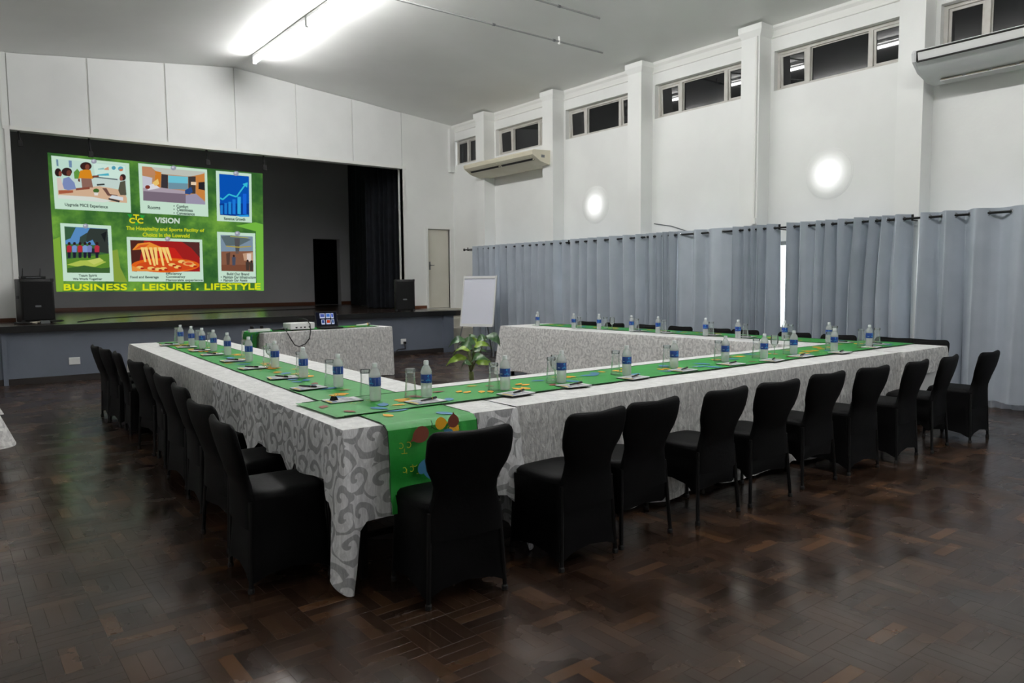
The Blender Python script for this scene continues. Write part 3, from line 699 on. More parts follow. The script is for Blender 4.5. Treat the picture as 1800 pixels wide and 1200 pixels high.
# projector table
FD = ((5.63, 10.28), math.radians(90+3.5)); WD = .78; LD = 2.08
table(FD, LD, WD, 'black legged table under the projector in front of the stage', group='other tables')
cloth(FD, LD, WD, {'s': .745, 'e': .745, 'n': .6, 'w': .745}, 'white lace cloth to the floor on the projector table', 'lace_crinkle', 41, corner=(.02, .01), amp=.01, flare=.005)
# table at the left edge of the picture
FE = fr(-.82, 6.88, 0)
table(FE, 1.6, 1.02, 'black legged table at the left edge of the picture', group='other tables')
cloth(FE, 1.6, 1.02, {'s': .5, 'e': .52, 'n': .5, 'w': .5}, 'white lace cloth corner hanging at the left edge of the picture', 'lace_fine', 51, corner=(.03, .05), amp=.012, flare=.2)
# ------------------------------------------------------------------ runners
def leaf_poly(cx, cy, L, W, a):
    pts = []
    for k in range(14):
        t = 2*PI*k/14; x = math.cos(t); y = math.sin(t)*(1-.45*x if x > 0 else 1)*(.55 if x > .9 else 1)
        x = x*1.0+(.25 if x > .95 else 0)
        pts.append((cx+(x*L*math.cos(a)-y*W*math.sin(a)), cy+(x*L*math.sin(a)+y*W*math.cos(a))))
    return pts
def runner(frame, W, path, label, seed, zoff, prints=True, density=9, slant=0.0):
    """path: list of (length position, z) in the frame; width along local x."""
    (ox, oy), ang = frame; rnd = random.Random(seed)
    root = empty('table_runner', (ox, oy, 0), ang, label, 'table runner', 'green printed runners')
    pl = [Vector((0, p[0], p[1])) for p in path]; cum = [0]
    for a_, b_ in zip(pl, pl[1:]): cum.append(cum[-1]+(b_-a_).length)
    T_ = cum[-1]
    def at(s, lift=0):
        s = max(0, min(T_-1e-6, s)); k = max(i for i in range(len(cum)-1) if cum[i] <= s); t = (s-cum[k])/(cum[k+1]-cum[k])
        p = pl[k].lerp(pl[k+1], t); dd = (pl[k+1]-pl[k]).normalized(); n = Vector((0, -dd.z, dd.y)); return p+n*(lift+zoff)
    mb = MB(); rows = []; ns = max(10, int(T_/.04)); NW = 8
    for k in range(ns+1):
        s = T_*k/ns
        r_ = []
        for i in range(NW+1):
            x = W*i/NW; p = at(s); wv = .0012*noise.noise(Vector((x*7, s*7, seed)))+.0012
            if p.z < ZT-.05: wv += .012*math.sin(s*26+1)*min(1, (ZT-p.z)*4)
            q = at(s, wv); r_.append((x, q.y+(slant*(i/NW) if k in (0,) else 0), q.z))
        rows.append(r_)
    c_ = mb.grid(rows).build('cloth', 'runner_green', root, smooth=40, fix=False)
    for x in (0, W): MB().tube([(x, at(T_*k/ns, .002).y, at(T_*k/ns, .002).z) for k in range(0, ns+1, 2)], .0022, 4).build('hem', 'hem_dark', root)
    cur = [None]
    def put(poly, m, lift):           # small flat print laid on the surface, each leaf a part of its own
        vs = [(x, *at(s, lift)[1:]) for x, s in poly]
        if cur[0] is not None: cur[0].add(vs, [list(range(len(poly)))], m)
        else: MB().add(vs, [list(range(len(poly)))]).build('leaf_print', m, root, fix=False)
    if prints:
        n = int(T_*density*1.0)
        for k in range(n):
            s = (k+.5+rnd.uniform(-.35, .35))/n*T_; x = rnd.uniform(.08, W-.08)
            if s < .07 or s > T_-.07: continue
            kind = rnd.choice(['print_yellow', 'print_yellow', 'print_blue', 'print_blue', 'print_brown'])
            L_ = rnd.uniform(.035, .055); a_ = rnd.uniform(0, 6.28)
            lf_ = .0042+.0004*rnd.random()
            if kind == 'print_blue': L_ *= 1.4
            put(leaf_poly(x, s, L_, L_*.55, a_), kind, lf_)
            if kind == 'print_yellow' and .12 < x < W-.12:
                put(leaf_poly(x+.055*math.cos(a_+1.57), s+.055*math.sin(a_+1.57), L_, L_*.5, a_+.2), kind, lf_+.0003)
            if rnd.random() < .35:     # small gold monogram: two Cs over a T
                xx, ss = rnd.uniform(.08, W-.1), s+rnd.uniform(-.05, .05)
                ss = max(.08, min(T_-.1, ss)); cur[0] = MB(); monogram(put, xx, ss, .05); mo_ = cur[0].build('monogram', None, root, fix=False); mo_['kind'] = 'stuff'; cur[0] = None
    return root, at
def monogram(put, x, s, h, m='print_gold', up=1):
    for cx in (x-h*.45, x+h*.45):
        for k in range(6):
            a0 = .7+k*(5.0/6); a1 = .7+(k+1)*(5.0/6); r0, r1 = h*.34, h*.28
            put([(cx+r0*math.cos(a0), s+up*(h*.4+r0*math.sin(a0))), (cx+r0*math.cos(a1), s+up*(h*.4+r0*math.sin(a1))), (cx+r1*math.cos(a1), s+up*(h*.4+r1*math.sin(a1))), (cx+r1*math.cos(a0), s+up*(h*.4+r1*math.sin(a0)))], m, .0048)
    put([(x-h*.04, s-up*h*.6), (x+h*.04, s-up*h*.6), (x+h*.04, s-up*h*.05), (x-h*.04, s-up*h*.05)], m, .0048)
    put([(x-h*.3, s-up*h*.66), (x+h*.3, s-up*h*.66), (x+h*.3, s-up*h*.58), (x-h*.3, s-up*h*.58)], m, .0048)
# left row runner, hanging over the near edge
LAT = sum(LA)
fA = ((FA[0][0]+math.cos(FA[1])*.205, FA[0][1]+math.sin(FA[1])*.205), FA[1]-math.radians(.7))
zr = ZT+.004
OV = -.05
apath = [(OV-.02, ZT-.42), (OV-.012, ZT-.2), (OV-.004, ZT-.05), (OV+.004, ZT-.015), (OV+.02, ZT+.001), (OV+.05, zr), (1.0, zr), (3.0, zr), (LAT-.08, zr)]
r_a = runner(fA, .50, apath, 'green leaf print runner of the left row hanging over the near edge', 3, .001)
# bold prints on the hanging end, read off the photograph on that vertical face
pr = MB(); yf = fA[0][1]
def hang(px, py, L_, W_, a_, m, k=0):
    p = ony(px, py, 3.075); x = p.x-fA[0][0]; pts = leaf_poly(x, p.z, L_, W_, a_)
    MB().add([(q[0], -.086-.0008*k, q[1]) for q in pts], [list(range(len(pts)))]).build('leaf_print', m, r_a[0], fix=False)
hang(768.6, 741, .034, .033, -.0, 'print_yellow'); hang(789, 736, .036, .034, 1.57, 'print_brown'); hang(733, 762, .05, .042, 3.6, 'print_brown')
hang(781, 757, .03, .022, 2.6, 'print_blue'); hang(740, 815, .045, .03, .9, 'print_blue', 1); hang(750, 830, .05, .022, 2.6, 'print_blue', 2)
def stroke(pts, w_, m):
    P_ = [ony(px, py, 3.075) for px, py in pts]
    for a_, b_ in zip(P_, P_[1:]):
        dx, dz = b_.x-a_.x, b_.z-a_.z; ln = max(1e-6, math.hypot(dx, dz)); ex, ez = -dz/ln*w_, dx/ln*w_
        pr.add([(q[0]-fA[0][0], -.0875, q[1]) for q in ((a_.x+ex, a_.z+ez), (b_.x+ex, b_.z+ez), (b_.x-ex, b_.z-ez), (a_.x-ex, a_.z-ez))], [(0, 1, 2, 3)], m)
stroke([(751, 736), (753, 742), (752, 747), (757, 751), (763, 752)], .0018, 'print_line'); stroke([(753, 742), (751, 751)], .0014, 'print_line')
def cc(cx, cy, rx, ry, m='print_gold'):
    stroke([(cx+rx*math.cos(t_), cy+ry*math.sin(t_)) for t_ in [-2.3+k*(4.6/8) for k in range(9)]], .0016, m)
cc(700, 781, 4, 5); cc(713, 779, 4, 5); stroke([(706, 786), (706, 794)], .0016, 'print_gold'); stroke([(701, 794.6), (711, 793.6)], .0016, 'print_gold')
cc(706, 823, 3.5, 4.5); cc(718, 821, 3.5, 4.5); stroke([(710, 821), (710, 829)], .0014, 'print_gold')
ho_ = pr.build('line_print', None, r_a[0], fix=False); ho_['kind'] = 'stuff'
# near row runner over it
fB = ((8.0, 3.42), PI/2)
runner(fB, .545, [(.0, zr+.003), (1.5, zr+.003), (4, zr+.003), (6.45, zr+.004)], 'green leaf print runner along the whole near row', 9, .002, density=10)
fC = ((FC[0][0]+.40, FC[0][1]+.62), FC[1])
runner(fC, .5, [(0.25, zr), (2, zr), (5.2, zr)], 'green leaf print runner along the right row by the curtains', 14, .001)
fD = ((FD[0][0]+math.cos(FD[1])*.14, FD[0][1]+math.sin(FD[1])*.14), FD[1])
runner(fD, .5, [(.15, zr), (1.2, zr), (LD-.02, zr), (LD+.02, ZT-.01), (LD+.04, ZT-.05), (LD+.05, ZT-.33)], 'green runner on the projector table hanging at its left end', 19, .004, density=7)
# ------------------------------------------------------------------ chairs
def make_chair(full, seed):
    rnd = random.Random(seed)
    root = empty('banquet_chair', (0, 0, 0), 0, 'x', 'chair')
    # back: lofted slab, widest near the shoulders, pinched above the seat
    prof = [(.30, .190, .016, -.196), (.40, .186, .022, -.190), (.455, .176, .026, -.188), (.50, .164, .028, -.192), (.545, .163, .028, -.202), (.585, .178, .026, -.213), (.63, .204, .025, -.226),
            (.68, .218, .024, -.240), (.73, .219, .024, -.252), (.765, .217, .023, -.260), (.785, .206, .021, -.265), (.797, .192, .014, -.268), (.801, .170, .005, -.269)]
    rows = []; NS = 28
    for (z, hw, th, y) in prof:
        r_ = []
        for k in range(NS):
            t = 2*PI*k/NS; c_, s_ = math.cos(t), math.sin(t)
            ex = math.copysign(abs(c_)**.45, c_); ey = math.copysign(abs(s_)**.6, s_)
            bow = .022*(1-(ex)**2)*(1 if z > .5 else .4)           # gentle hollow across the back
            r_.append((hw*ex, y+th*ey-bow, z+(.008*abs(ex)**3 if z > .76 else 0)))
        rows.append(r_)
    mb = MB().grid(rows, close=True); n0 = len(mb.v); mb.v.append((0, -.285, .801)); b0 = (len(rows)-1)*NS
    for k in range(NS): mb.f.append([b0+k, b0+(k+1) % NS, n0]); mb.mi.append(0)
    mb.build('backrest_cover', 'cover_black', root, smooth=60)
    # seat cushion
    rows = []
    for (z, hx, hy) in ((.385, .198, .186), (.43, .204, .192), (.452, .202, .190), (.466, .19, .178), (.473, .15, .14), (.476, .07, .07)):
        r_ = []
        for k in range(32):
            t = 2*PI*k/32; c_, s_ = math.cos(t), math.sin(t)
            r_.append((hx*math.copysign(abs(c_)**.4, c_), -.004+hy*math.copysign(abs(s_)**.4, s_), z))
        rows.append(r_)
    mb = MB().grid(rows, close=True); mb.f.append([5*32+k for k in range(32)]); mb.mi.append(0)
    mb.build('seat_cover', 'cover_black', root, smooth=50)
    # skirt of the stretch cover
    NSK = 64; rows = []; NR = 10
    p1, p2, p3 = rnd.uniform(0, 6), rnd.uniform(0, 6), rnd.uniform(0, 6)
    for r in range(NR+1):
        t = r/NR; r_ = []
        for k in range(NSK):
            a = 2*PI*k/NSK; c_, s_ = math.cos(a), math.sin(a)
            ex = math.copysign(abs(c_)**.22, c_); ey = math.copysign(abs(s_)**.22, s_)
            cornerness = (abs(ex)*abs(ey))**3
            if full: hem = .022+.075*(1-cornerness)
            else: hem = .20+.03*math.sin(a*1+p3)+.05*(1-cornerness)+.012*math.sin(5*a+p1)
            z = .44+(hem-.44)*t; kz = (.44-z)/.44
            hx = .203+(.0225)*kz; hy = .190+(.022)*kz
            pin = 1-.06*math.sin(PI*min(1, kz*1.15))*(1-cornerness)
            wr_ = (.004 if full else .007)*math.sin(9*t+3*a+p1)*(1-cornerness)*min(1, 4*t)
            r_.append((hx*ex*pin+wr_*ex, -.01+(hy*ey)*pin+wr_*ey, z))
        rows.append(r_)
    MB().grid(rows, close=True).build('skirt_cover', 'cover_black', root, smooth=True)
    for sx in (-1, 1):
        lx, lz = (.200, .008) if full else (.208, 0)
        for (ya, yb) in ((-.19, -.207 if full else -.216), (.165, .178)):
            l = MB().tube([(sx*.18, ya, .43), (sx*lx, yb, .018)], .0115, 8)
            lo = l.build('leg', 'metal_black', root, smooth=40)
            MB().lathe([(.014, 0), (.016, .004), (.0155, .02), (.012, .026)], 8, c=(sx*lx, yb, 0)).build('foot', 'rubber', lo)
    return root
proto = {True: make_chair(True, 1), False: make_chair(False, 2)}; used = {True: False, False: False}
def chair(x, y, rz, full, label, group):
    o = proto[full] if not used[full] else copy_tree(proto[full]); used[full] = True
    o.location = (x, y, 0); o.rotation_euler = (0, 0, rz); o['label'] = label; o['group'] = group; return o
# near row: pairs of rear feet read off the floor
near_feet = [((750, 1075), (897, 1037), 1), ((990, 1008), (1087, 972), 1), ((1090, 968), (1184, 935), 0), ((1225, 925), (1303, 897), 0), ((1316, 893), (1395, 872), 0),
             ((1412, 860), (1470, 843), 0), ((1497, 836), (1545, 823), 1), ((1578, 816), (1616, 800), 1), ((1642, 797), (1665, 783), 0), ((1710, 779), (1738, 769), 1)]
for q, (pa, pb, full) in enumerate(near_feet):
    A_, B_ = onz(*pa), onz(*pb); mid = (A_+B_)/2; rz = math.atan2(B_.y-A_.y, B_.x-A_.x)*.8
    c_ = Vector((mid.x-math.sin(rz)*.225, mid.y+math.cos(rz)*.225, 0))
    lb = 'black covered chair in the near row, %s from the draped corner, %s' % (ORD[q], 'cover to its feet' if full else 'bare legs')
    chair(c_.x, c_.y, rz, bool(full), lb, 'chairs along the near row')
for q, p in enumerate(left_tops):
    P_ = onz(*p, .80); rz = -PI/2+math.radians([-4, 3, -3, 4, -6, 5, -4, 3, 0][q])
    x, y = P_.x+.262, P_.y
    chair(x, y, rz, q not in (1, 5), 'black covered chair on the left row, %s from the near corner' % ORD[q], 'chairs along the left row')
right_px = [1622, 1560, 1464, 1387, 1297, 1250, 1184, 1129, 1068, 1021]
for q, px in enumerate(right_px):
    P_ = onx(px, 585, 8.16)
    chair(8.16-.25+.13, P_.y, PI/2+math.radians([2, -2, 1, 3, -2, 2, -1, 2, -3, 1][q]), True, 'black chair back showing behind the right row, %s from the near end' % ORD[q], 'chairs along the right row')
# ------------------------------------------------------------------ water bottles, glasses, notepads, pens
ZK = ZT+.0125                         # resting height on the runners
def make_bottle():
    r = empty('water_bottle', (0, 0, 0), 0, 'x', 'bottle')
    MB().lathe([(.0, .004), (.026, .001), (.031, .006), (.0325, .016), (.0325, .05), (.0318, .055), (.0325, .06), (.0322, .082), (.0322, .138), (.0335, .142), (.033, .152), (.028, .168), (.019, .183), (.0135, .19), (.0125, .2)], 22, cap=False).build('bottle_body', 'bottle_plastic', r, smooth=True)
    MB().lathe([(.0, .006), (.029, .007), (.0305, .015), (.0305, .05), (.0305, .15), (.027, .165), (.0, .166)], 18, cap=False).build('water', 'water', r, smooth=60)
    MB().lathe([(.0145, .192), (.015, .194), (.0148, .212), (.013, .216), (.0, .216)], 18).build('cap', 'cap_white', r, smooth=40)
    lb = MB().lathe([(.0331, .086), (.0333, .0865), (.0333, .1355), (.0331, .136)], 24, cap=False).build('wrap_label', 'label_blue', r, smooth=True)
    def curved(poly, name, m, rr=.0336):
        MB().add([(rr*math.sin(a), -rr*math.cos(a), z) for a, z in poly], [list(range(len(poly)))]).build(name, m, lb, fix=False)
    for (p, nm) in (([(-.46, .099), (-.24, .099), (.06, .126), (-.08, .132)], 'logo_stroke'), ([(.24, .099), (.48, .099), (.08, .132), (-.08, .132), (.0, .122)], 'logo_stroke'), ([(-.2, .1), (.2, .1), (.0, .109)], 'logo_stroke')):
        curved(p, nm, 'logo_cyan')
    for k in range(2): curved([(-.3, .0945-.0035*k), (.3-.1*k, .0945-.0035*k), (.3-.1*k, .0928-.0035*k), (-.3, .0928-.0035*k)], 'small_print', 'print_white')
    for k in range(5): curved([(.75, .130-.0078*k), (1.5, .130-.0078*k), (1.5, .1238-.0078*k), (.75, .1238-.0078*k)], 'small_print', 'print_white')
    curved([(-1.3, .1), (-.9, .1), (-.9, .106), (-1.3, .106)], 'small_print', 'print_white')
    return r
def make_tumbler():                     # stands upside down
    r = empty('drinking_glass', (0, 0, 0), 0, 'x', 'glass')
    MB().lathe([(.0365, .0), (.0345, .03), (.0305, .075), (.0278, .11), (.028, .138), (.03, .15)], 20, cap=False).build('glass_wall', 'tumbler_glass', r, smooth=True)
    MB().lathe([(.0, .147), (.028, .148), (.0305, .154), (.0305, .166), (.029, .17), (.0, .17)], 20, cap=False).build('heavy_base', 'glass_base', r, smooth=50)
    MB().lathe([(.0365, .0), (.0372, .0015), (.0365, .003), (.0355, .0015), (.0365, .0)], 20, cap=False).build('rim', 'glass_base', r, smooth=True)
    return r
def make_goblet():
    r = empty('stem_glass', (0, 0, 0), 0, 'x', 'glass')
    MB().lathe([(.0, .0), (.033, .0), (.033, .002), (.008, .006), (.0045, .012)], 20, cap=False).build('foot', 'glass_base', r, smooth=50)
    MB().lathe([(.0045, .011), (.004, .04), (.005, .065), (.012, .074)], 12, cap=False).build('stem', 'glass_base', r, smooth=True)
    MB().lathe([(.005, .071), (.022, .08), (.033, .1), (.0355, .125), (.033, .15), (.030, .172)], 20, cap=False).build('bowl', 'glass_base', r, smooth=True)
    return r
_pro = {}
def place(kind, maker, p, rz, label, group, z=None):
    if kind not in _pro: o = _pro[kind] = maker()
    else: o = copy_tree(_pro[kind])
    o.location = (p.x, p.y, ZK if z is None else z); o.rotation_euler = (0, 0, rz); o['label'] = label; o['group'] = group; return o
def face(p, extra=0): return math.atan2(p.y, p.x)-PI/2+extra       # front (-y) turned to the entrance corner
rowA = [(660, 704), (595, 680), (534, 663), (484, 646), (438, 635), (400.5, 624), (376, 617), (356, 612), (337, 607.5), (318, 604)]
rowB = [(750, 697.5), (888, 685), (987, 672.5), (1101.7, 660), (1185, 647), (1274.7, 636), (1343, 631), (1395, 623), (1466, 617.5), (1527.5, 609)]
rowC = [(1456.5, 602), (1379, 597), (1297, 594.7), (1240, 589.7), (1156.5, 585.7), (1110, 582.5), (1053, 578.5), (1008.5, 577), (945, 572.5)]
exA = [.75, 1.0, 1.0, 1.3, 1.3, 1.4, .4, .2, 1.3, .2]
for q, p in enumerate(rowA): P_ = onz(*p, ZK); place('b', make_bottle, P_, face(P_, -exA[q]), 'blue labelled water bottle on the left row, %s from the near corner' % ORD[q], 'water bottles on the left row')
for q, p in enumerate(rowB): P_ = onz(*p, ZK); place('b', make_bottle, P_, face(P_, [.35, .35, .6, .45, .75, .7, .6, .35, .3, .9][q]), 'blue labelled water bottle on the near row, %s from the draped corner' % ORD[q], 'water bottles on the near row')
for q, p in enumerate(rowC): P_ = onz(*p, ZK); place('b', make_bottle, P_, face(P_, .3*(q % 3)), 'small blue labelled water bottle on the right row, %s from the near end' % ORD[q], 'water bottles on the right row')
gA = [(643, 700), (580, 677), (528, 658), (470, 645), (431, 630), (370, 612), (349, 607), (312, 601)]
gB = [(722, 698), (868, 685), (969, 672), (1082, 657), (1172, 645), (1262, 634), (1329, 629), (1383, 622), (1457, 614), (1513, 607), (1541, 605)]
gC = [(1467, 600), (1389, 596), (1310, 594), (1250, 589.5), (1167, 585), (1119, 582), (1064, 578), (1018, 577)]
for rw, nm, cr in ((gA, 'left row', 'near corner'), (gB, 'near row', 'draped corner'), (gC, 'right row', 'near end')):
    for q, p in enumerate(rw):
        P_ = onz(*p, ZK); place('g', make_tumbler, P_, 0, 'clear tumbler standing upside down on the %s, %s from the %s' % (nm, ORD[q], cr), 'upturned tumblers on the %s' % nm)
for q, (p, lb) in enumerate((((475, 639), 'clear stem glass beside a bottle on the left row'), ((976, 668), 'clear stem glass behind the third bottle of the near row'), ((1361, 622), 'clear stem glass between two bottles at the far end of the near row'), ((1076, 579), 'small clear stem glass on the right row near the stage end'))):
    P_ = onz(*p, ZK); place('s', make_goblet, P_, 0, lb, 'stem glasses')
def make_pad():
    r = empty('notepad', (0, 0, 0), 0, 'x', 'notepad')
    MB().box(-.1, .1, -.07, .07, 0, .0025).build('backing', 'plastic_black', r)
    MB().box(-.098, .098, -.068, .068, .0026, .007).build('pages', 'paper', r)
    MB().box(-.09, .06, -.055, .05, .0071, .0075).build('cover_picture', 'pad_grey', r)
    MB().box(-.098, -.085, -.068, .02, .0072, .0077).build('cover_stripe', 'pad_yellow', r); MB().box(-.08, -.055, -.06, -.04, .0076, .0079).build('cover_mark', 'pad_blue', r)
    return r
def make_pen():
    r = empty('pen', (0, 0, 0), 0, 'x', 'pen')
    MB().tube([(-.066, 0, .006), (-.06, 0, .006), (.03, 0, .006)], [.003, .0052, .0055], 8).build('barrel', 'pen_black', r, smooth=40)
    MB().tube([(.03, 0, .006), (.07, 0, .006)], .006, 8).box(.035, .068, -.0015, .0015, .0115, .0135).build('cap', 'pen_black', r, smooth=40)
    MB().tube([(.0285, 0, .006), (.0315, 0, .006)], .0064, 8).build('ring', 'gold', r, smooth=40)
    return r
padA = [(602, 704), (543, 682), (497, 664), (444, 647), (410, 634), (373, 623), (352, 616), (328, 610), (298, 606)]
padB = [(748, 706), (907, 692), (1008, 678), (1113, 664), (1200, 651), (1285, 640), (1357, 633.5), (1408, 626), (1477, 619.5), (1532, 610)]
padC = [(1480, 601.5), (1312, 592), (1252, 588.5), (1172, 584), (1121, 581.5), (1541, 604.5)]
for rw, nm, cr, rot in ((padA, 'left row', 'near corner', -.04), (padB, 'near row', 'draped corner', .03), (padC, 'right row', 'near end', 1.55)):
    for q, p in enumerate(rw):
        P_ = onz(*p, ZK); rz = rot+.12*math.sin(q*2.3)
        place('pad', make_pad, P_, rz, 'thin pale notepad on the %s, %s from the %s' % (nm, ORD[q], cr), 'notepads on the %s' % nm)
        if nm == 'left row' and q == 0: continue
        pr_ = rz+(.3 if nm == 'near row' else (-1.1 if nm == 'left row' else 0)); dx = .02 if nm == 'near row' else -.01
        place('pen', make_pen, P_+Vector((dx, .0, 0)), pr_, 'black pen lying on a notepad of the %s, %s from the %s' % (nm, ORD[q] if nm != 'left row' else ORD[q-1], cr), 'pens on the %s' % nm, z=ZK+.0081)
P_ = onz(587, 703, ZK+.008)
t = empty('binder_clip', (P_.x, P_.y, ZK+.0081), .4, 'small dark metal clip lying on the nearest left row notepad', 'clip')
MB().prism([(-.02, 0), (.02, 0), (.004, .022), (-.004, .022)], 'y', -.016, .016).build('clip_body', 'metal_black', t)
for sg in (-1, 1): MB().tube([(sg*.004, -.01, .022), (sg*.028, -.008, .03), (sg*.034, 0, .031), (sg*.028, .008, .03), (sg*.004, .01, .022)], .0018, 6).build('clip_handle', 'gold', t)
# ------------------------------------------------------------------ loudspeakers, router, stage cables
def speaker(p, rz, W, D, Hh, label):
    t = empty('loudspeaker', p, rz, label, 'loudspeaker', 'loudspeakers on the stage')
    MB().box(-W/2, W/2, -D/2, D/2, .012, Hh, bev=.012).build('cabinet', 'plastic_black', t, smooth=30)
    MB().box(-W/2+.025, W/2-.025, -D/2-.008, -D/2, .05, Hh-.04, bev=.003).build('grille', 'grille', t)
    MB().box(-.04, .04, -D/2-.011, -D/2-.008, Hh*.36, Hh*.40).build('badge', 'metal_grey', t)
    for sx in (-1, 1):
        MB().box(sx*W/2-.006, sx*W/2+.006, -.07, .07, Hh*.55, Hh*.62).build('handle', 'rubber', t)
        for sy in (-1, 1): MB().lathe([(.02, 0), (.016, .014)], 10, c=(sx*(W/2-.05), sy*(D/2-.05), 0)).build('foot', 'rubber', t)
    for c_ in ((-W/2+.02, Hh-.02), (W/2-.02, Hh-.02), (-W/2+.02, .03), (W/2-.02, .03)): MB().box(c_[0]-.024, c_[0]+.024, -D/2-.004, -D/2+.03, c_[1]-.022, c_[1]+.024, bev=.004).build('corner_guard', 'rubber', t)
    return t
pL = ony(61, 520, 14.0); speaker((pL.x, 14.0, ZS), .12, .46, .38, ony(61, 490, 13.85).z-ZS, 'black loudspeaker at the left end of the stage under a router')
pR = ony(713, 520, 13.3); speaker((pR.x, 13.35, ZS), -.45, .40, .36, ony(713, 491, 13.2).z-ZS, 'black loudspeaker at the right end of the stage')
zt_ = ony(61, 490, 13.85).z
t = empty('wifi_router', (pL.x-.02, 13.98, zt_+.001), .1, 'small black router with two antennas on the left loudspeaker', 'router')
MB().box(-.17, .17, -.09, .09, 0, .045, bev=.008).build('case', 'plastic_black', t)
for xx in (-.12, .12): MB().tube([(xx, .08, .03), (xx+.01, .085, .17)], [.008, .005], 8).build('antenna', 'rubber', t)
MB().box(-.1, .1, -.093, -.089, .015, .022).build('light_strip', 'metal_grey', t)
rnd = random.Random(4)
for q in range(5):
    p0 = ony(40+q*14, 562, 13.6); pts = [Vector((p0.x+.10*math.cos(k*1.1+q)*(1+.2*k/6), 13.45+.12*math.sin(k*.9+q*2)+.03*k, ZS+.009+.006*(k % 3)+.004*q)) for k in range(9)]
    tag(MB().tube(pts, .008, 6).build('coiled_cable', 'rubber' if q != 2 else 'ac_dirty', smooth=True), 'tangled cable in front of the left loudspeaker, %s of the tangle from left' % ORD[q], 'cable', 'tangled stage cables')
p = onz(118, 566, ZS+.03); tag(MB().box(-.06, .06, -.04, .04, 0, .05, bev=.006).build('plug_block', 'metal_grey', loc=(p.x-.25, 13.35, ZS+.001)), 'small grey plug block among the stage cables', 'plug')
tag(MB().tube([(1.75, 13.5, ZS+.008), (2.3, 14.6, ZS+.008), (3.4, 15.4, ZS+.008), (5.2, 15.9, ZS+.008), (7.2, 16.4, ZS+.008)], .009, 6).build('floor_cable', 'rubber', smooth=True), 'thin black cable running across the stage floor', 'cable')
# ------------------------------------------------------------------ flip chart
base = Vector((8.42, 11.9, 0)); bd = Vector((.89, .46, 0)).normalized(); wd = Vector((-bd.y, bd.x, 0))
ang = math.atan2(-bd.x, bd.y)         # local y points away behind the board
t = empty('flip_chart', base, ang, 'white flip chart board on a tripod before the curtains', 'flip chart')
zb_, zt_ = ony(862, 570, 11.9).z, 0
e = 1
def FL(x, s, o=0):   # board coordinates: x across, s up the board, o out of its front
    return Vector((x, .19*s-o, .60+s*.98))
def board(x0, x1, s0, s1, o0, o1):
    vs = [FL(x, s, o) for o in (o0, o1) for x, s in ((x0, s0), (x1, s0), (x1, s1), (x0, s1))]
    return MB().add(vs, [(0, 3, 2, 1), (4, 5, 6, 7), (0, 1, 5, 4), (1, 2, 6, 5), (2, 3, 7, 6), (3, 0, 4, 7)])
FW, FH = .36, 1.0
board(-FW, FW, 0, FH, 0, .02).build('board', 'board_white', t)
board(-FW+.02, FW-.02, .06, FH-.05, .021, .026).build('paper_pad', 'board_white', t)
for a_ in ((-FW-.012, -FW+.012, -.01, FH+.01), (FW-.012, FW+.012, -.01, FH+.01)): board(a_[0], a_[1], a_[2], a_[3], -.004, .03).build('board_frame', 'plastic_white', t)
board(-FW, FW, -.02, .035, -.004, .05).build('pen_tray', 'plastic_white', t); board(-FW+.01, FW-.01, FH-.05, FH-.005, .02, .045).build('clamp_bar', 'plastic_white', t)
for a_, b_ in ((FL(-.25, .5, -.02), Vector((-.42, -.12, 0.006))), (FL(.25, .5, -.02), Vector((.42, -.12, .006))), (FL(0, .8, -.02), Vector((0, .66, .006)))): MB().tube([a_, b_], .013, 8).build('leg', 'metal_grey', t)
# ------------------------------------------------------------------ plant
PD = 8.4
def at_px(px, py, dd=0): r = ray(px, py); return EYE+r*(PD+dd)
pb = at_px(829, 668); pb0 = Vector((pb.x, pb.y, 0))
t = empty('potted_plant', pb0, 0, 'leafy green plant on the floor inside the table square', 'plant')
MB().lathe([(.0, .0), (.10, .0), (.11, .02), (.14, .21), (.15, .215), (.15, .235), (.13, .235), (.12, .2), (.0, .195)], 24).build('pot', 'pot', t, smooth=40)
MB().lathe([(.12, .2), (.06, .212), (.0, .218)], 16).build('soil', 'soil', t)
fork = at_px(828, 653)-pb0; tr = MB().tube([(0, 0, .2), pb-pb0, fork], [.024, .026, .03], 10).build('trunk', 'stem_green', t, smooth=True)
lv = [((855, 590), (881, 606), .055, 'leaf_green', -.1), ((833, 610), (866, 609), .04, 'leaf_lime', -.14), ((819, 598), (788, 607), .045, 'leaf_green', .05), ((836, 603), (807, 604), .05, 'leaf_green', .12),
      ((826, 617), (795, 620), .035, 'leaf_lime', -.12), ((821, 629), (783, 640), .045, 'leaf_lime', -.05), ((829, 636), (858, 630), .06, 'leaf_green', -.16), ((836, 637), (867, 640), .05, 'leaf_lime', .02), ((829, 641), (809, 646), .045, 'leaf_green', -.15),
      ((828, 620), (856, 616), .035, 'leaf_green', .1), ((831, 613), (805, 611), .05, 'leaf_green', -.03), ((838, 599), (860, 597), .045, 'leaf_green', .16), ((826, 600), (838, 590), .04, 'leaf_green', .2), ((824, 606), (848, 602), .05, 'leaf_lime', .2)]
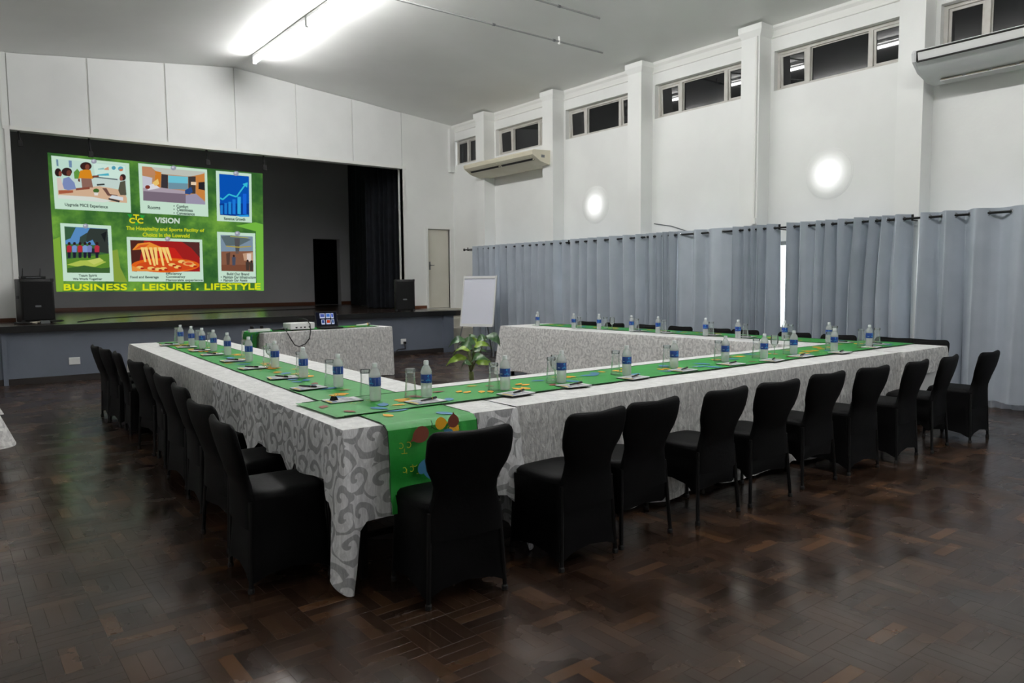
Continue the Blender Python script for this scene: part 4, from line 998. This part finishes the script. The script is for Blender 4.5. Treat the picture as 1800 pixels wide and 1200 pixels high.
for q, (a_, b_, wd_, mt, dd) in enumerate(lv):
    A_ = at_px(*a_, dd)-pb0; B_ = at_px(*b_, dd+.07*math.sin(q*1.9))-pb0; ax = B_-A_; L_ = ax.length
    nrm = (Vector((0, 0, 1))*(.75+.2*math.sin(q*1.7))+(EYE-pb).normalized()*(.75+.3*math.sin(q*2.9))).normalized(); side = ax.cross(nrm).normalized(); up = side.cross(ax).normalized()
    if up.z < 0: up = -up
    rows = []
    for k in range(9):
        s_ = k/8; wv = wd_*1.25*math.sin(PI*min(1, s_**.75*.98+.02))*(1-.15*s_); c_ = A_+ax*s_+up*(.05*math.sin(PI*s_)-.03*s_*s_)
        rows.append([c_+side*wv*u_+up*(.25*abs(u_)*wv+.006*math.sin(14*s_+u_*3)) for u_ in (-1, -.55, 0, .55, 1)])
    lo = MB().grid(rows).build('leaf', mt, t, smooth=True, fix=False)
    MB().tube([fork+Vector((.008*math.sin(q), .008*math.cos(q), 0)), fork.lerp(A_, .6)+Vector((0, 0, -.01)), A_, A_+ax*.5+up*.046], [.008, .006, .005, .003], 6).build('leaf_stalk', 'stem_green', lo, smooth=True)
# ------------------------------------------------------------------ things on the projector table
ZD = ZT+.012
def on_d(px, py): return onz(px, py, ZD)
dang = math.radians(3.5)
p = on_d(541, 581); p.y = max(p.y, 10.42); t = empty('projector', (p.x, p.y, ZD), dang, 'white projector on the green runner before the stage', 'projector')
MB().box(-.19, .19, -.13, .13, .012, .105, bev=.014).build('casing', 'plastic_white', t, smooth=40)
MB().tube([(.09, .12, .06), (.09, .15, .06)], .035, 16).build('lens', 'plastic_black', t, smooth=40)
for xx in (-.15, .15): MB().lathe([(.012, 0), (.012, .014)], 10, c=(xx, -.1, 0)).lathe([(.012, 0), (.012, .014)], 10, c=(xx, .1, 0)).build('foot', 'rubber', t)
for xx, w_ in ((-.1, .03), (-.03, .02), (.03, .025), (.1, .02)): MB().box(xx-w_/2, xx+w_/2, -.133, -.129, .03, .05).build('port', 'plastic_black', t)
for k in range(6): MB().box(.188, .192, -.08+k*.025, -.068+k*.025, .035, .08).build('vent', 'slot_dark', t)
p = on_d(592, 578); p.y = max(p.y, 10.40); t = empty('laptop', (p.x, p.y, ZD), dang-.12, 'open black laptop showing the slide on the projector table', 'laptop')
MB().box(-.17, .17, -.11, .11, .004, .02, bev=.004).build('keyboard_base', 'plastic_black', t); MB().box(-.14, .14, -.03, .09, .0202, .0215).build('keyboard', 'rubber', t)
# the lid faces the camera side
scr = empty('lid', (0, .11, .02), 0); scr.parent = t; scr.rotation_euler = (math.radians(-14), 0, 0)
MB().box(-.175, .175, -.004, .006, 0, .235, bev=.003).build('lid_shell', 'plastic_black', scr)
sm = MB(); fdk = flat(22, 24, 34, .8); SXY = lambda x0, x1, z0, z1, m, k=0: sm.add([(x0, -.0046-.0004*k, z0), (x1, -.0046-.0004*k, z0), (x1, -.0046-.0004*k, z1), (x0, -.0046-.0004*k, z1)], [(0, 1, 2, 3)], m)
SXY(-.16, .16, .015, .222, fdk)
for (x0, x1, z0, z1, cm) in ((-.10, -.02, .13, .205, (80, 96, 170)), (-.005, .065, .13, .205, (70, 120, 200)), (.075, .115, .125, .205, (20, 70, 190)), (-.085, -.03, .035, .11, (60, 80, 140)), (-.01, .06, .035, .11, (190, 70, 40)), (.075, .118, .035, .11, (60, 90, 140))):
    SXY(x0, x1, z0, z1, flat(196, 206, 236, .8), 1); SXY(x0+.008, x1-.008, z0+.02, z1-.008, flat(*cm, .8), 2)
so = sm.build('screen', None, scr, fix=False); so['kind'] = 'stuff'
p = on_d(463, 584); p.y = max(p.y, 10.36); t = empty('power_strip', (p.x, p.y, ZD), dang, 'white multi socket power strip at the left end of the projector table', 'power strip')
MB().box(-.15, .15, -.035, .035, 0, .042, bev=.006).build('case', 'plastic_white', t)
for k in range(4): MB().lathe([(.024, .0), (.024, .004)], 14, c=(-.105+k*.07, 0, .042)).build('outlet', 'ac_dirty', t)
for k in (0, 2): MB().box(-.125+k*.07, -.085+k*.07, -.02, .02, .046, .085, bev=.006).build('plug', 'plastic_black', t)
def mic(p, rz, label, ring):
    t = empty('microphone', (p.x, p.y, ZD), rz, label, 'microphone', 'hand microphones')
    MB().tube([(-.13, 0, .014), (-.02, 0, .017), (.05, 0, .021)], [.011, .014, .02], 12).build('handle', ring[0], t, smooth=40)
    MB().tube([(.05, 0, .022), (.062, 0, .022)], .0235, 14).build('ring', ring[1], t, smooth=40)
    b_ = MB().lathe([(.0, -.026), (.014, -.022), (.023, -.01), (.026, 0), (.023, .012), (.014, .022), (0, .026)], 14); b_.v = [(z+.082, x, y+.026) for x, y, z in b_.v]; b_.build('head', 'metal_grey', t, smooth=True)
p = on_d(494, 581); p.y = max(p.y, 10.40); mic(p, .1, 'black microphone beside the power strip', ('plastic_black', 'metal_grey'))
p = on_d(640, 572.5); p.y = max(p.y, 10.5); mic(p, -.05, 'pale microphone with an orange ring at the right of the projector table', ('plastic_white', 'print_yellow'))
# cable looping from the projector over the table front
YDF = 10.25
pts = [onz(500, 579, ZD+.02)+Vector((.02, .02, 0))]+[ony(px, py, y) for px, py, y in ((507, 588, 10.12), (512, 597, 10.12), (518, 606, 10.12), (526, 609, 10.12), (537, 604, 10.13), (544, 595, 10.14), (546, 583, 10.16), (545, 570, 10.22), (540, 562, 10.35), (532, 559, 10.5), (524, 561, 10.6), (521, 568, 10.62))]
tag(MB().tube(pts, .008, 6).build('looping_cable', 'rubber', smooth=True), 'black cable looping over the front of the projector table', 'cable')
ps = ony(711, 603, YLIP-.02); tag(MB().tube([ps, ps+Vector((-.05, -.12, -.1)), ony(700, 614, 12.4), ony(692, 622, 11.6), Vector((5.74, 11.12, .25))], .01, 6).build('mains_cable', 'rubber', smooth=True), 'black mains cable from the stage socket to the projector table', 'cable')
# ------------------------------------------------------------------ projected slide on the stage back wall
SB = flat
slide = empty('projected_slide', ony(280, 400, YB), 0, 'bright green slide with six photo cards projected on the stage wall', 'projection')
S0 = slide.location.copy()
def sp(cx, cy, k):                      # drawing coordinates of the slide -> wall
    p = ony(60+cx/4.0909, 250+cy/4.0909, YB-.004-.0025*k); return p-S0
def poly(mb, pts, m, k): mb.add([sp(x, y, k) for x, y in pts], [list(range(len(pts)))], m)
def circ(mb, cx, cy, rx, ry, m, k, n=16): poly(mb, [(cx+rx*math.cos(2*PI*i/n), cy+ry*math.sin(2*PI*i/n)) for i in range(n)], m, k)
def line(mb, pts, w_, m, k):
    for (x0, y0), (x1, y1) in zip(pts, pts[1:]):
        ln = max(1e-6, math.hypot(x1-x0, y1-y0)); ex, ey = -(y1-y0)/ln*w_, (x1-x0)/ln*w_
        poly(mb, [(x0+ex, y0+ey), (x1+ex, y1+ey), (x1-ex, y1-ey), (x0-ex, y0-ey)], m, k)
def letters(txt, q, name, m, parent, k, bold=0):   # q: bottom-left, bottom-right, top-right, top-left in drawing coordinates
    vs, fs = text_mesh(txt); mb = MB()
    def f(u, v):
        bx_ = q[0][0]+(q[1][0]-q[0][0])*u; by = q[0][1]+(q[1][1]-q[0][1])*u; tx = q[3][0]+(q[2][0]-q[3][0])*u; ty = q[3][1]+(q[2][1]-q[3][1])*u
        return bx_+(tx-bx_)*v, by+(ty-by)*v
    offs = [(0, 0)]+([(bold, 0), (0, bold), (bold, bold)] if bold else [])
    for i, (dx, dy) in enumerate(offs):
        mb.add([sp(f(u, v)[0]+dx, f(u, v)[1]+dy, k+.05*i) for u, v in vs], fs)
    o = mb.build(name, m, parent, fix=False); o['kind'] = 'stuff'; return o
# background: blurred foliage greens with drifting paler patches
gm = bpy.data.materials.new('light_foliage'); gm.use_nodes = True; M['light_foliage'] = gm; b_ = bsdf(gm); b_.inputs['Base Color'].default_value = (0, 0, 0, 1); b_.inputs['Specular IOR Level'].default_value = 0
tcn = N(gm, 'ShaderNodeTexCoord'); nz = N(gm, 'ShaderNodeTexNoise', Scale=1.1, Detail=7, Roughness=.6); LK(gm, tcn, 'Object', nz, 'Vector')
rp = ramp(gm, [(.3, lin(40, 84, 44)), (.44, lin(60, 108, 50)), (.54, lin(84, 136, 56)), (.64, lin(112, 164, 64)), (.75, lin(132, 178, 72))]); LK(gm, nz, 'Fac', rp, 'Fac'); LK(gm, rp, 'Color', b_, 'Emission Color'); b_.inputs['Emission Strength'].default_value = .9
mb = MB(); poly(mb, [(95, 73), (1643, 225), (1652, 1067), (160, 1075)], 'light_foliage', 0); mb.build('slide_background', None, slide, fix=False)
mb = MB(); poly(mb, [(1590, 575), (1647, 590), (1652, 1067), (1600, 1067), (1595, 640), (1450, 600)], SB(118, 186, 68, .9), 1); poly(mb, [(135, 700), (185, 680), (212, 1005), (205, 1072), (160, 1075)], SB(128, 172, 62, .9), 1); poly(mb, [(560, 780), (600, 770), (620, 900), (670, 1005), (575, 1005)], SB(134, 160, 62, .9), 1)
o = mb.build('pale_patch', None, slide, fix=False); o['kind'] = 'stuff'
CW = SB(196, 224, 204, .95); INK = SB(46, 66, 60, .95); PIN = SB(150, 154, 168, .95)
def card(corners, pin, draw, caps):
    mb = MB(); poly(mb, corners, CW, 2); c_ = mb.build('photo_card', None, slide, fix=False)
    mb = MB(); draw(mb); o = mb.build('picture', None, c_, fix=False); o['kind'] = 'stuff'
    mb = MB(); circ(mb, pin[0], pin[1], 20, 17, PIN, 6); circ(mb, pin[0]-4, pin[1]-4, 9, 7, SB(196, 198, 210, .95), 6.4); o = mb.build('pin', None, c_, fix=False); o['kind'] = 'stuff'
    for txt, q in caps: letters(txt, q, 'caption', INK, c_, 4, 1.2)
def meeting(mb):
    P = lambda pts, c, k: poly(mb, pts, SB(*c, .92), k)
    P([(152, 118), (660, 165), (668, 436), (172, 400)], (190, 220, 206), 3)
    P([(158, 122), (172, 124), (176, 172), (162, 170)], (110, 140, 160), 3.2); P([(248, 130), (270, 132), (272, 182), (252, 180)], (112, 140, 172), 3.2)
    P([(425, 150), (655, 172), (658, 265), (440, 248)], (206, 232, 220), 3.2); P([(438, 246), (600, 264), (600, 272), (438, 254)], (92, 104, 110), 3.4)
    P([(458, 190), (500, 182), (505, 196), (460, 197)], (140, 190, 190), 3.5); P([(505, 190), (535, 176), (538, 200), (505, 198)], (206, 150, 120), 3.5); circ(mb, 572, 184, 15, 14, SB(84, 156, 178, .92), 3.5); circ(mb, 622, 190, 19, 17, SB(90, 166, 190, .92), 3.5); P([(610, 195), (640, 190), (636, 206), (618, 208)], (206, 120, 80), 3.6); P([(455, 232), (535, 222), (540, 240), (455, 240)], (80, 176, 196), 3.5)
    P([(285, 215), (310, 190), (330, 215), (318, 262), (290, 262)], (96, 150, 66), 3.4); P([(165, 260), (660, 260), (664, 330), (170, 330)], (196, 214, 208), 3.1)
    P([(172, 345), (470, 315), (640, 345), (667, 400), (668, 436), (172, 400)], (210, 176, 146), 3.4); P([(172, 378), (420, 392), (560, 420), (500, 432), (172, 402)], (216, 222, 214), 3.5)
    circ(mb, 372, 172, 42, 30, SB(58, 36, 32, .92), 3.6); circ(mb, 382, 178, 16, 20, SB(126, 70, 54, .92), 3.7); P([(318, 262), (330, 205), (360, 196), (405, 198), (420, 250), (424, 262), (415, 262), (335, 258)], (216, 138, 34), 3.7); P([(418, 240), (465, 236), (466, 248), (420, 258)], (120, 70, 54), 3.7); P([(338, 258), (412, 262), (424, 325), (345, 325)], (140, 104, 92), 3.7); P([(316, 262), (328, 262), (330, 285), (316, 280)], (100, 60, 50), 3.7)
    circ(mb, 235, 212, 38, 30, SB(52, 34, 34, .92), 3.7); circ(mb, 250, 222, 18, 22, SB(104, 60, 48, .92), 3.8); P([(200, 330), (210, 260), (250, 248), (290, 290), (302, 335), (245, 345)], (124, 140, 186), 3.8)
    circ(mb, 172, 216, 24, 30, SB(46, 28, 30, .92), 3.9); circ(mb, 188, 226, 12, 20, SB(136, 72, 60, .92), 3.95); P([(162, 255), (190, 255), (215, 335), (170, 350)], (214, 196, 186), 3.9); P([(175, 345), (280, 345), (280, 362), (178, 372)], (168, 92, 66), 4.0); P([(300, 330), (400, 320), (400, 336), (300, 346)], (136, 76, 60), 4.0)
    circ(mb, 638, 252, 22, 24, SB(54, 36, 36, .92), 3.9); circ(mb, 626, 260, 12, 18, SB(146, 84, 70, .92), 3.95); P([(605, 345), (618, 285), (655, 275), (664, 380), (620, 380)], (86, 84, 70), 3.9); P([(450, 300), (505, 296), (508, 308), (452, 312)], (60, 66, 66), 3.9); circ(mb, 446, 348, 22, 16, SB(66, 104, 46, .92), 4.0); P([(430, 360), (462, 360), (458, 382), (434, 382)], (226, 222, 216), 4.0); P([(490, 330), (520, 330), (545, 372), (600, 380), (600, 390), (530, 384)], (110, 78, 70), 4.0); P([(560, 380), (640, 395), (640, 420), (540, 400)], (214, 220, 224), 4.1); P([(535, 400), (620, 420), (610, 432), (535, 412)], (60, 56, 56), 4.1)
def bedroom(mb):
    P = lambda pts, c, k: poly(mb, pts, SB(*c, .92), k)
    P([(775, 172), (1225, 212), (1230, 448), (785, 418)], (186, 138, 96), 3); P([(840, 178), (1225, 212), (1222, 226), (1120, 246), (900, 226)], (192, 196, 186), 3.2); P([(775, 172), (845, 178), (880, 235), (780, 235)], (190, 136, 100), 3.3)
    P([(870, 205), (915, 215), (905, 330), (865, 320)], (206, 126, 44), 3.3); P([(915, 228), (962, 234), (962, 332), (912, 330)], (58, 54, 58), 3.4); P([(1108, 246), (1162, 246), (1160, 370), (1110, 365)], (64, 58, 56), 3.4)
    P([(964, 238), (1106, 248), (1106, 340), (964, 335)], (112, 196, 214), 3.4); P([(964, 290), (1106, 296), (1106, 340), (964, 335)], (112, 148, 164), 3.5); P([(1162, 240), (1226, 222), (1230, 420), (1165, 370)], (202, 132, 66), 3.3); P([(1182, 288), (1226, 284), (1228, 346), (1182, 336)], (40, 38, 42), 3.5); P([(1128, 284), (1166, 286), (1166, 308), (1128, 306)], (232, 206, 176), 3.6)
    P([(778, 240), (850, 255), (845, 320), (782, 330)], (198, 198, 210), 3.5); P([(782, 328), (905, 325), (1085, 350), (1090, 400), (1090, 440), (785, 418)], (172, 160, 172), 3.5); P([(785, 350), (1090, 372), (1090, 440), (785, 418)], (122, 108, 122), 3.6); P([(800, 320), (860, 295), (905, 328), (820, 345)], (222, 222, 226), 3.7); circ(mb, 816, 322, 18, 14, SB(126, 52, 40, .92), 3.8); P([(850, 290), (890, 262), (900, 300), (870, 315)], (234, 196, 110), 3.7)
    P([(1085, 345), (1130, 320), (1140, 355), (1120, 375), (1085, 370)], (44, 76, 132), 3.7); P([(1090, 380), (1165, 370), (1230, 430), (1230, 448), (1090, 440)], (156, 150, 172), 3.6)
def growth(mb):
    P = lambda pts, c, k: poly(mb, pts, SB(*c, .95), k)
    P([(1330, 226), (1545, 245), (1547, 537), (1337, 522)], (10, 82, 178), 3); P([(1333, 440), (1546, 440), (1547, 537), (1337, 522)], (12, 58, 140), 3.1)
    line(mb, [(1338, 400), (1356, 412), (1400, 374), (1455, 392), (1520, 302)], 5, SB(54, 190, 214, .95), 3.6); P([(1498, 300), (1536, 288), (1532, 326)], (54, 190, 214), 3.7)
    for x, y0, w_, c in ((1348, 452, 9, (34, 128, 206)), (1378, 436, 10, (30, 122, 206)), (1407, 428, 10, (34, 138, 214)), (1437, 410, 11, (30, 122, 216)), (1474, 392, 12, (54, 172, 224)), (1514, 370, 13, (24, 100, 214))): P([(x-w_, y0), (x+w_, y0), (x+w_, 518), (x-w_, 515)], c, 3.4)
    P([(1450, 525), (1540, 520), (1546, 536), (1480, 536)], (40, 150, 220), 3.5)
def team(mb):
    P = lambda pts, c, k: poly(mb, pts, SB(*c, .9), k)
    P([(217, 604), (528, 622), (545, 940), (237, 937)], (62, 104, 60), 3); P([(219, 606), (528, 622), (536, 740), (226, 735)], (90, 142, 196), 3.1); P([(219, 606), (300, 612), (262, 690), (224, 705)], (58, 92, 66), 3.3); P([(400, 618), (528, 624), (538, 800), (470, 790), (420, 700), (380, 720), (360, 690)], (52, 60, 56), 3.3); P([(330, 680), (380, 650), (372, 740), (320, 740)], (56, 72, 66), 3.35); P([(480, 660), (520, 640), (510, 720)], (30, 34, 36), 3.5)
    P([(226, 732), (400, 726), (400, 760), (228, 770)], (66, 110, 66), 3.5)
    for x, c in ((252, (176, 44, 60)), (290, (120, 146, 206)), (330, (186, 50, 60)), (366, (126, 156, 210)), (398, (120, 130, 186)), (452, (182, 50, 70))):
        circ(mb, x, 728, 11, 12, SB(46, 32, 34, .9), 3.8); P([(x-18, 748), (x, 738), (x+18, 748), (x+16, 790), (x-16, 790)], c, 3.75); P([(x-12, 790), (x+12, 790), (x+10, 832), (x-10, 832)], (34, 34, 50), 3.75)
    P([(410, 760), (470, 770), (470, 800), (410, 800)], (40, 44, 52), 3.7); P([(232, 840), (540, 800), (545, 940), (237, 937)], (92, 138, 48), 3.5); P([(235, 880), (330, 850), (460, 845), (520, 860), (440, 895), (300, 892)], (176, 196, 84), 3.6); P([(240, 905), (360, 885), (480, 905), (545, 900), (545, 940), (238, 937)], (62, 98, 52), 3.7); P([(380, 850), (470, 830), (500, 850), (430, 880)], (196, 208, 104), 3.8)
def pizza(mb):
    P = lambda pts, c, k: poly(mb, pts, SB(*c, .95), k)
    P([(690, 702), (1190, 718), (1193, 930), (703, 927)], (158, 34, 32), 3); P([(690, 702), (790, 705), (740, 930), (703, 927)], (78, 40, 34), 3.1); P([(1060, 714), (1190, 718), (1192, 830), (1130, 760)], (84, 44, 42), 3.1); P([(860, 740), (1010, 760), (1080, 850), (900, 850)], (196, 38, 30), 3.1)
    circ(mb, 945, 884, 245, 52, SB(222, 98, 28, .95), 3.3, 30); circ(mb, 950, 888, 215, 38, SB(206, 74, 30, .95), 3.4, 30)
    P([(705, 775), (745, 728), (830, 718), (945, 768), (970, 800), (850, 770), (760, 770)], (232, 142, 52), 3.6); P([(720, 772), (760, 738), (830, 730), (800, 752)], (212, 92, 40), 3.7)
    for x0, x1, y1 in ((775, 800, 860), (800, 838, 880), (835, 868, 888), (868, 885, 880), (900, 930, 888), (925, 965, 868), (950, 985, 850)): P([(x0-10, 755), (x0+14, 755), (x1+7, y1), (x1-7, y1)], (244, 206, 120), 3.8)
    for x, y in ((760, 900), (840, 905), (930, 908), (1030, 896), (1100, 868), (1140, 885), (1060, 858), (990, 880), (890, 912)): circ(mb, x, y, 26, 11, SB(238, 196, 110, .95), 3.9); circ(mb, x+18, y+6, 14, 7, SB(170, 40, 28, .95), 3.95)
    P([(703, 888), (760, 905), (900, 925), (703, 927)], (228, 140, 60), 3.9); circ(mb, 1110, 872, 40, 16, SB(232, 160, 90, .95), 4.0); circ(mb, 1112, 872, 26, 9, SB(214, 78, 40, .95), 4.1)
def brand(mb):
    P = lambda pts, c, k: poly(mb, pts, SB(*c, .9), k)
    P([(1340, 665), (1572, 677), (1577, 930), (1347, 925)], (126, 146, 164), 3); P([(1343, 675), (1420, 668), (1500, 680), (1560, 700), (1480, 740), (1380, 745)], (92, 108, 112), 3.2); P([(1440, 690), (1480, 690), (1474, 800), (1450, 800)], (84, 84, 86), 3.3); P([(1346, 785), (1574, 782), (1577, 930), (1347, 925)], (136, 92, 70), 3.3); P([(1380, 800), (1410, 790), (1405, 880), (1385, 880)], (90, 66, 56), 3.4); P([(1500, 800), (1572, 790), (1575, 850), (1510, 850)], (196, 156, 128), 3.4); P([(1346, 880), (1577, 880), (1577, 930), (1347, 925)], (122, 76, 56), 3.4)
    for x, y in ((1436, 845), (1535, 880), (1562, 885)): circ(mb, x, y-28, 8, 9, SB(50, 36, 34, .9), 3.7); P([(x-14, y-20), (x+14, y-20), (x+10, y+40), (x-10, y+40)], (74, 80, 98) if x < 1500 else (70, 58, 52), 3.6)
    P([(1530, 800), (1560, 800), (1560, 860), (1530, 850)], (226, 210, 200), 3.5); P([(1380, 742), (1470, 750), (1560, 745), (1560, 752), (1470, 758), (1380, 750)], (176, 158, 70), 3.6); P([(1410, 672), (1540, 684), (1540, 690), (1410, 680)], (160, 164, 96), 3.6)
card([(122, 95), (683, 152), (697, 506), (150, 478)], (430, 137), meeting, [('Upgrade MICE Experience', [(222, 462), (530, 482), (528, 452), (220, 434)])])
card([(748, 150), (1243, 196), (1253, 535), (765, 508)], (1002, 184), bedroom, [('Rooms', [(818, 478), (906, 482), (905, 458), (817, 454)]), ('•  Comfort', [(1003, 468), (1108, 474), (1107, 452), (1002, 446)]), ('•  Cleanliness', [(1003, 492), (1140, 500), (1139, 478), (1002, 470)]), ('•  Convenience', [(1003, 518), (1154, 526), (1153, 504), (1002, 496)])])
card([(1307, 204), (1562, 226), (1566, 578), (1315, 565)], (1452, 224), growth, [('Revenue Growth', [(1366, 558), (1518, 564), (1517, 543), (1365, 537)])])
card([(187, 580), (553, 600), (573, 1000), (210, 997)], (370, 602), team, [('Team Spirit', [(322, 970), (452, 970), (450, 948), (320, 948)]), ('We Work Together', [(280, 994), (490, 994), (488, 974), (278, 974)])])
card([(665, 680), (1208, 700), (1218, 1003), (678, 1000)], (960, 695), pizza, [('Food and Beverage', [(692, 982), (895, 982), (894, 960), (691, 960)]), ('Efficiency', [(948, 956), (1060, 956), (1060, 936), (948, 936)]), ('Consistency', [(948, 978), (1086, 978), (1086, 958), (948, 958)]), ('Memorable experience', [(948, 1002), (1212, 1002), (1212, 982), (948, 982)])])
card([(1315, 643), (1590, 655), (1595, 1010), (1325, 1007)], (1462, 656), brand, [('Build Our Brand', [(1386, 954), (1544, 956), (1544, 938), (1386, 936)]), ('•  Maintain Our Infrastructure', [(1342, 978), (1592, 980), (1592, 960), (1342, 958)]), ('•  Maintain Our Assets', [(1342, 1000), (1532, 1000), (1532, 982), (1342, 982)])])
YEL = SB(196, 206, 36, .95)
letters('VISION', [(872, 576), (1042, 582), (1044, 546), (870, 538)], 'title_lettering', SB(206, 222, 206, .95), slide, 4, 3)
letters('The Hospitality and Sports Facility of', [(662, 636), (1222, 650), (1222, 622), (662, 602)], 'motto_lettering', YEL, slide, 4, 2)
letters('Choice in the Lowveld', [(780, 676), (1116, 684), (1116, 658), (780, 648)], 'motto_lettering', YEL, slide, 4, 2)
for txt, x0, x1, y in (('BUSINESS', 212, 664, 1062), ('.', 716, 728, 1062), ('LEISURE', 780, 1122, 1061), ('.', 1166, 1178, 1060), ('LIFESTYLE', 1226, 1624, 1058)):
    h_ = 44 if txt != '.' else 10; letters(txt, [(x0, y), (x1, y-2), (x1, y-2-h_), (x0, y-h_)], 'footer_lettering', SB(214, 220, 30, .95), slide, 4, 4)
lg = empty('emblem', (0, 0, 0)); lg.parent = slide
mb = MB(); poly(mb, [(668, 516), (706, 520), (694, 548)], SB(40, 152, 62, .95), 4); mb.build('emblem_triangle', None, lg, fix=False)
mb = MB(); poly(mb, [(756, 522), (798, 526), (778, 552)], SB(40, 152, 62, .95), 4); mb.build('emblem_triangle', None, lg, fix=False)
mb = MB(); poly(mb, [(712, 574), (758, 578), (736, 598)], SB(40, 152, 62, .95), 4); mb.build('emblem_triangle', None, lg, fix=False)
letters('T', [(716, 556), (750, 558), (752, 520), (712, 518)], 'emblem_letter', SB(226, 216, 34, .95), lg, 5, 3)
letters('C', [(684, 578), (722, 580), (722, 544), (684, 542)], 'emblem_letter', SB(226, 216, 34, .95), lg, 5, 3)
letters('C', [(742, 580), (782, 582), (782, 546), (742, 544)], 'emblem_letter', SB(226, 216, 34, .95), lg, 5, 3)
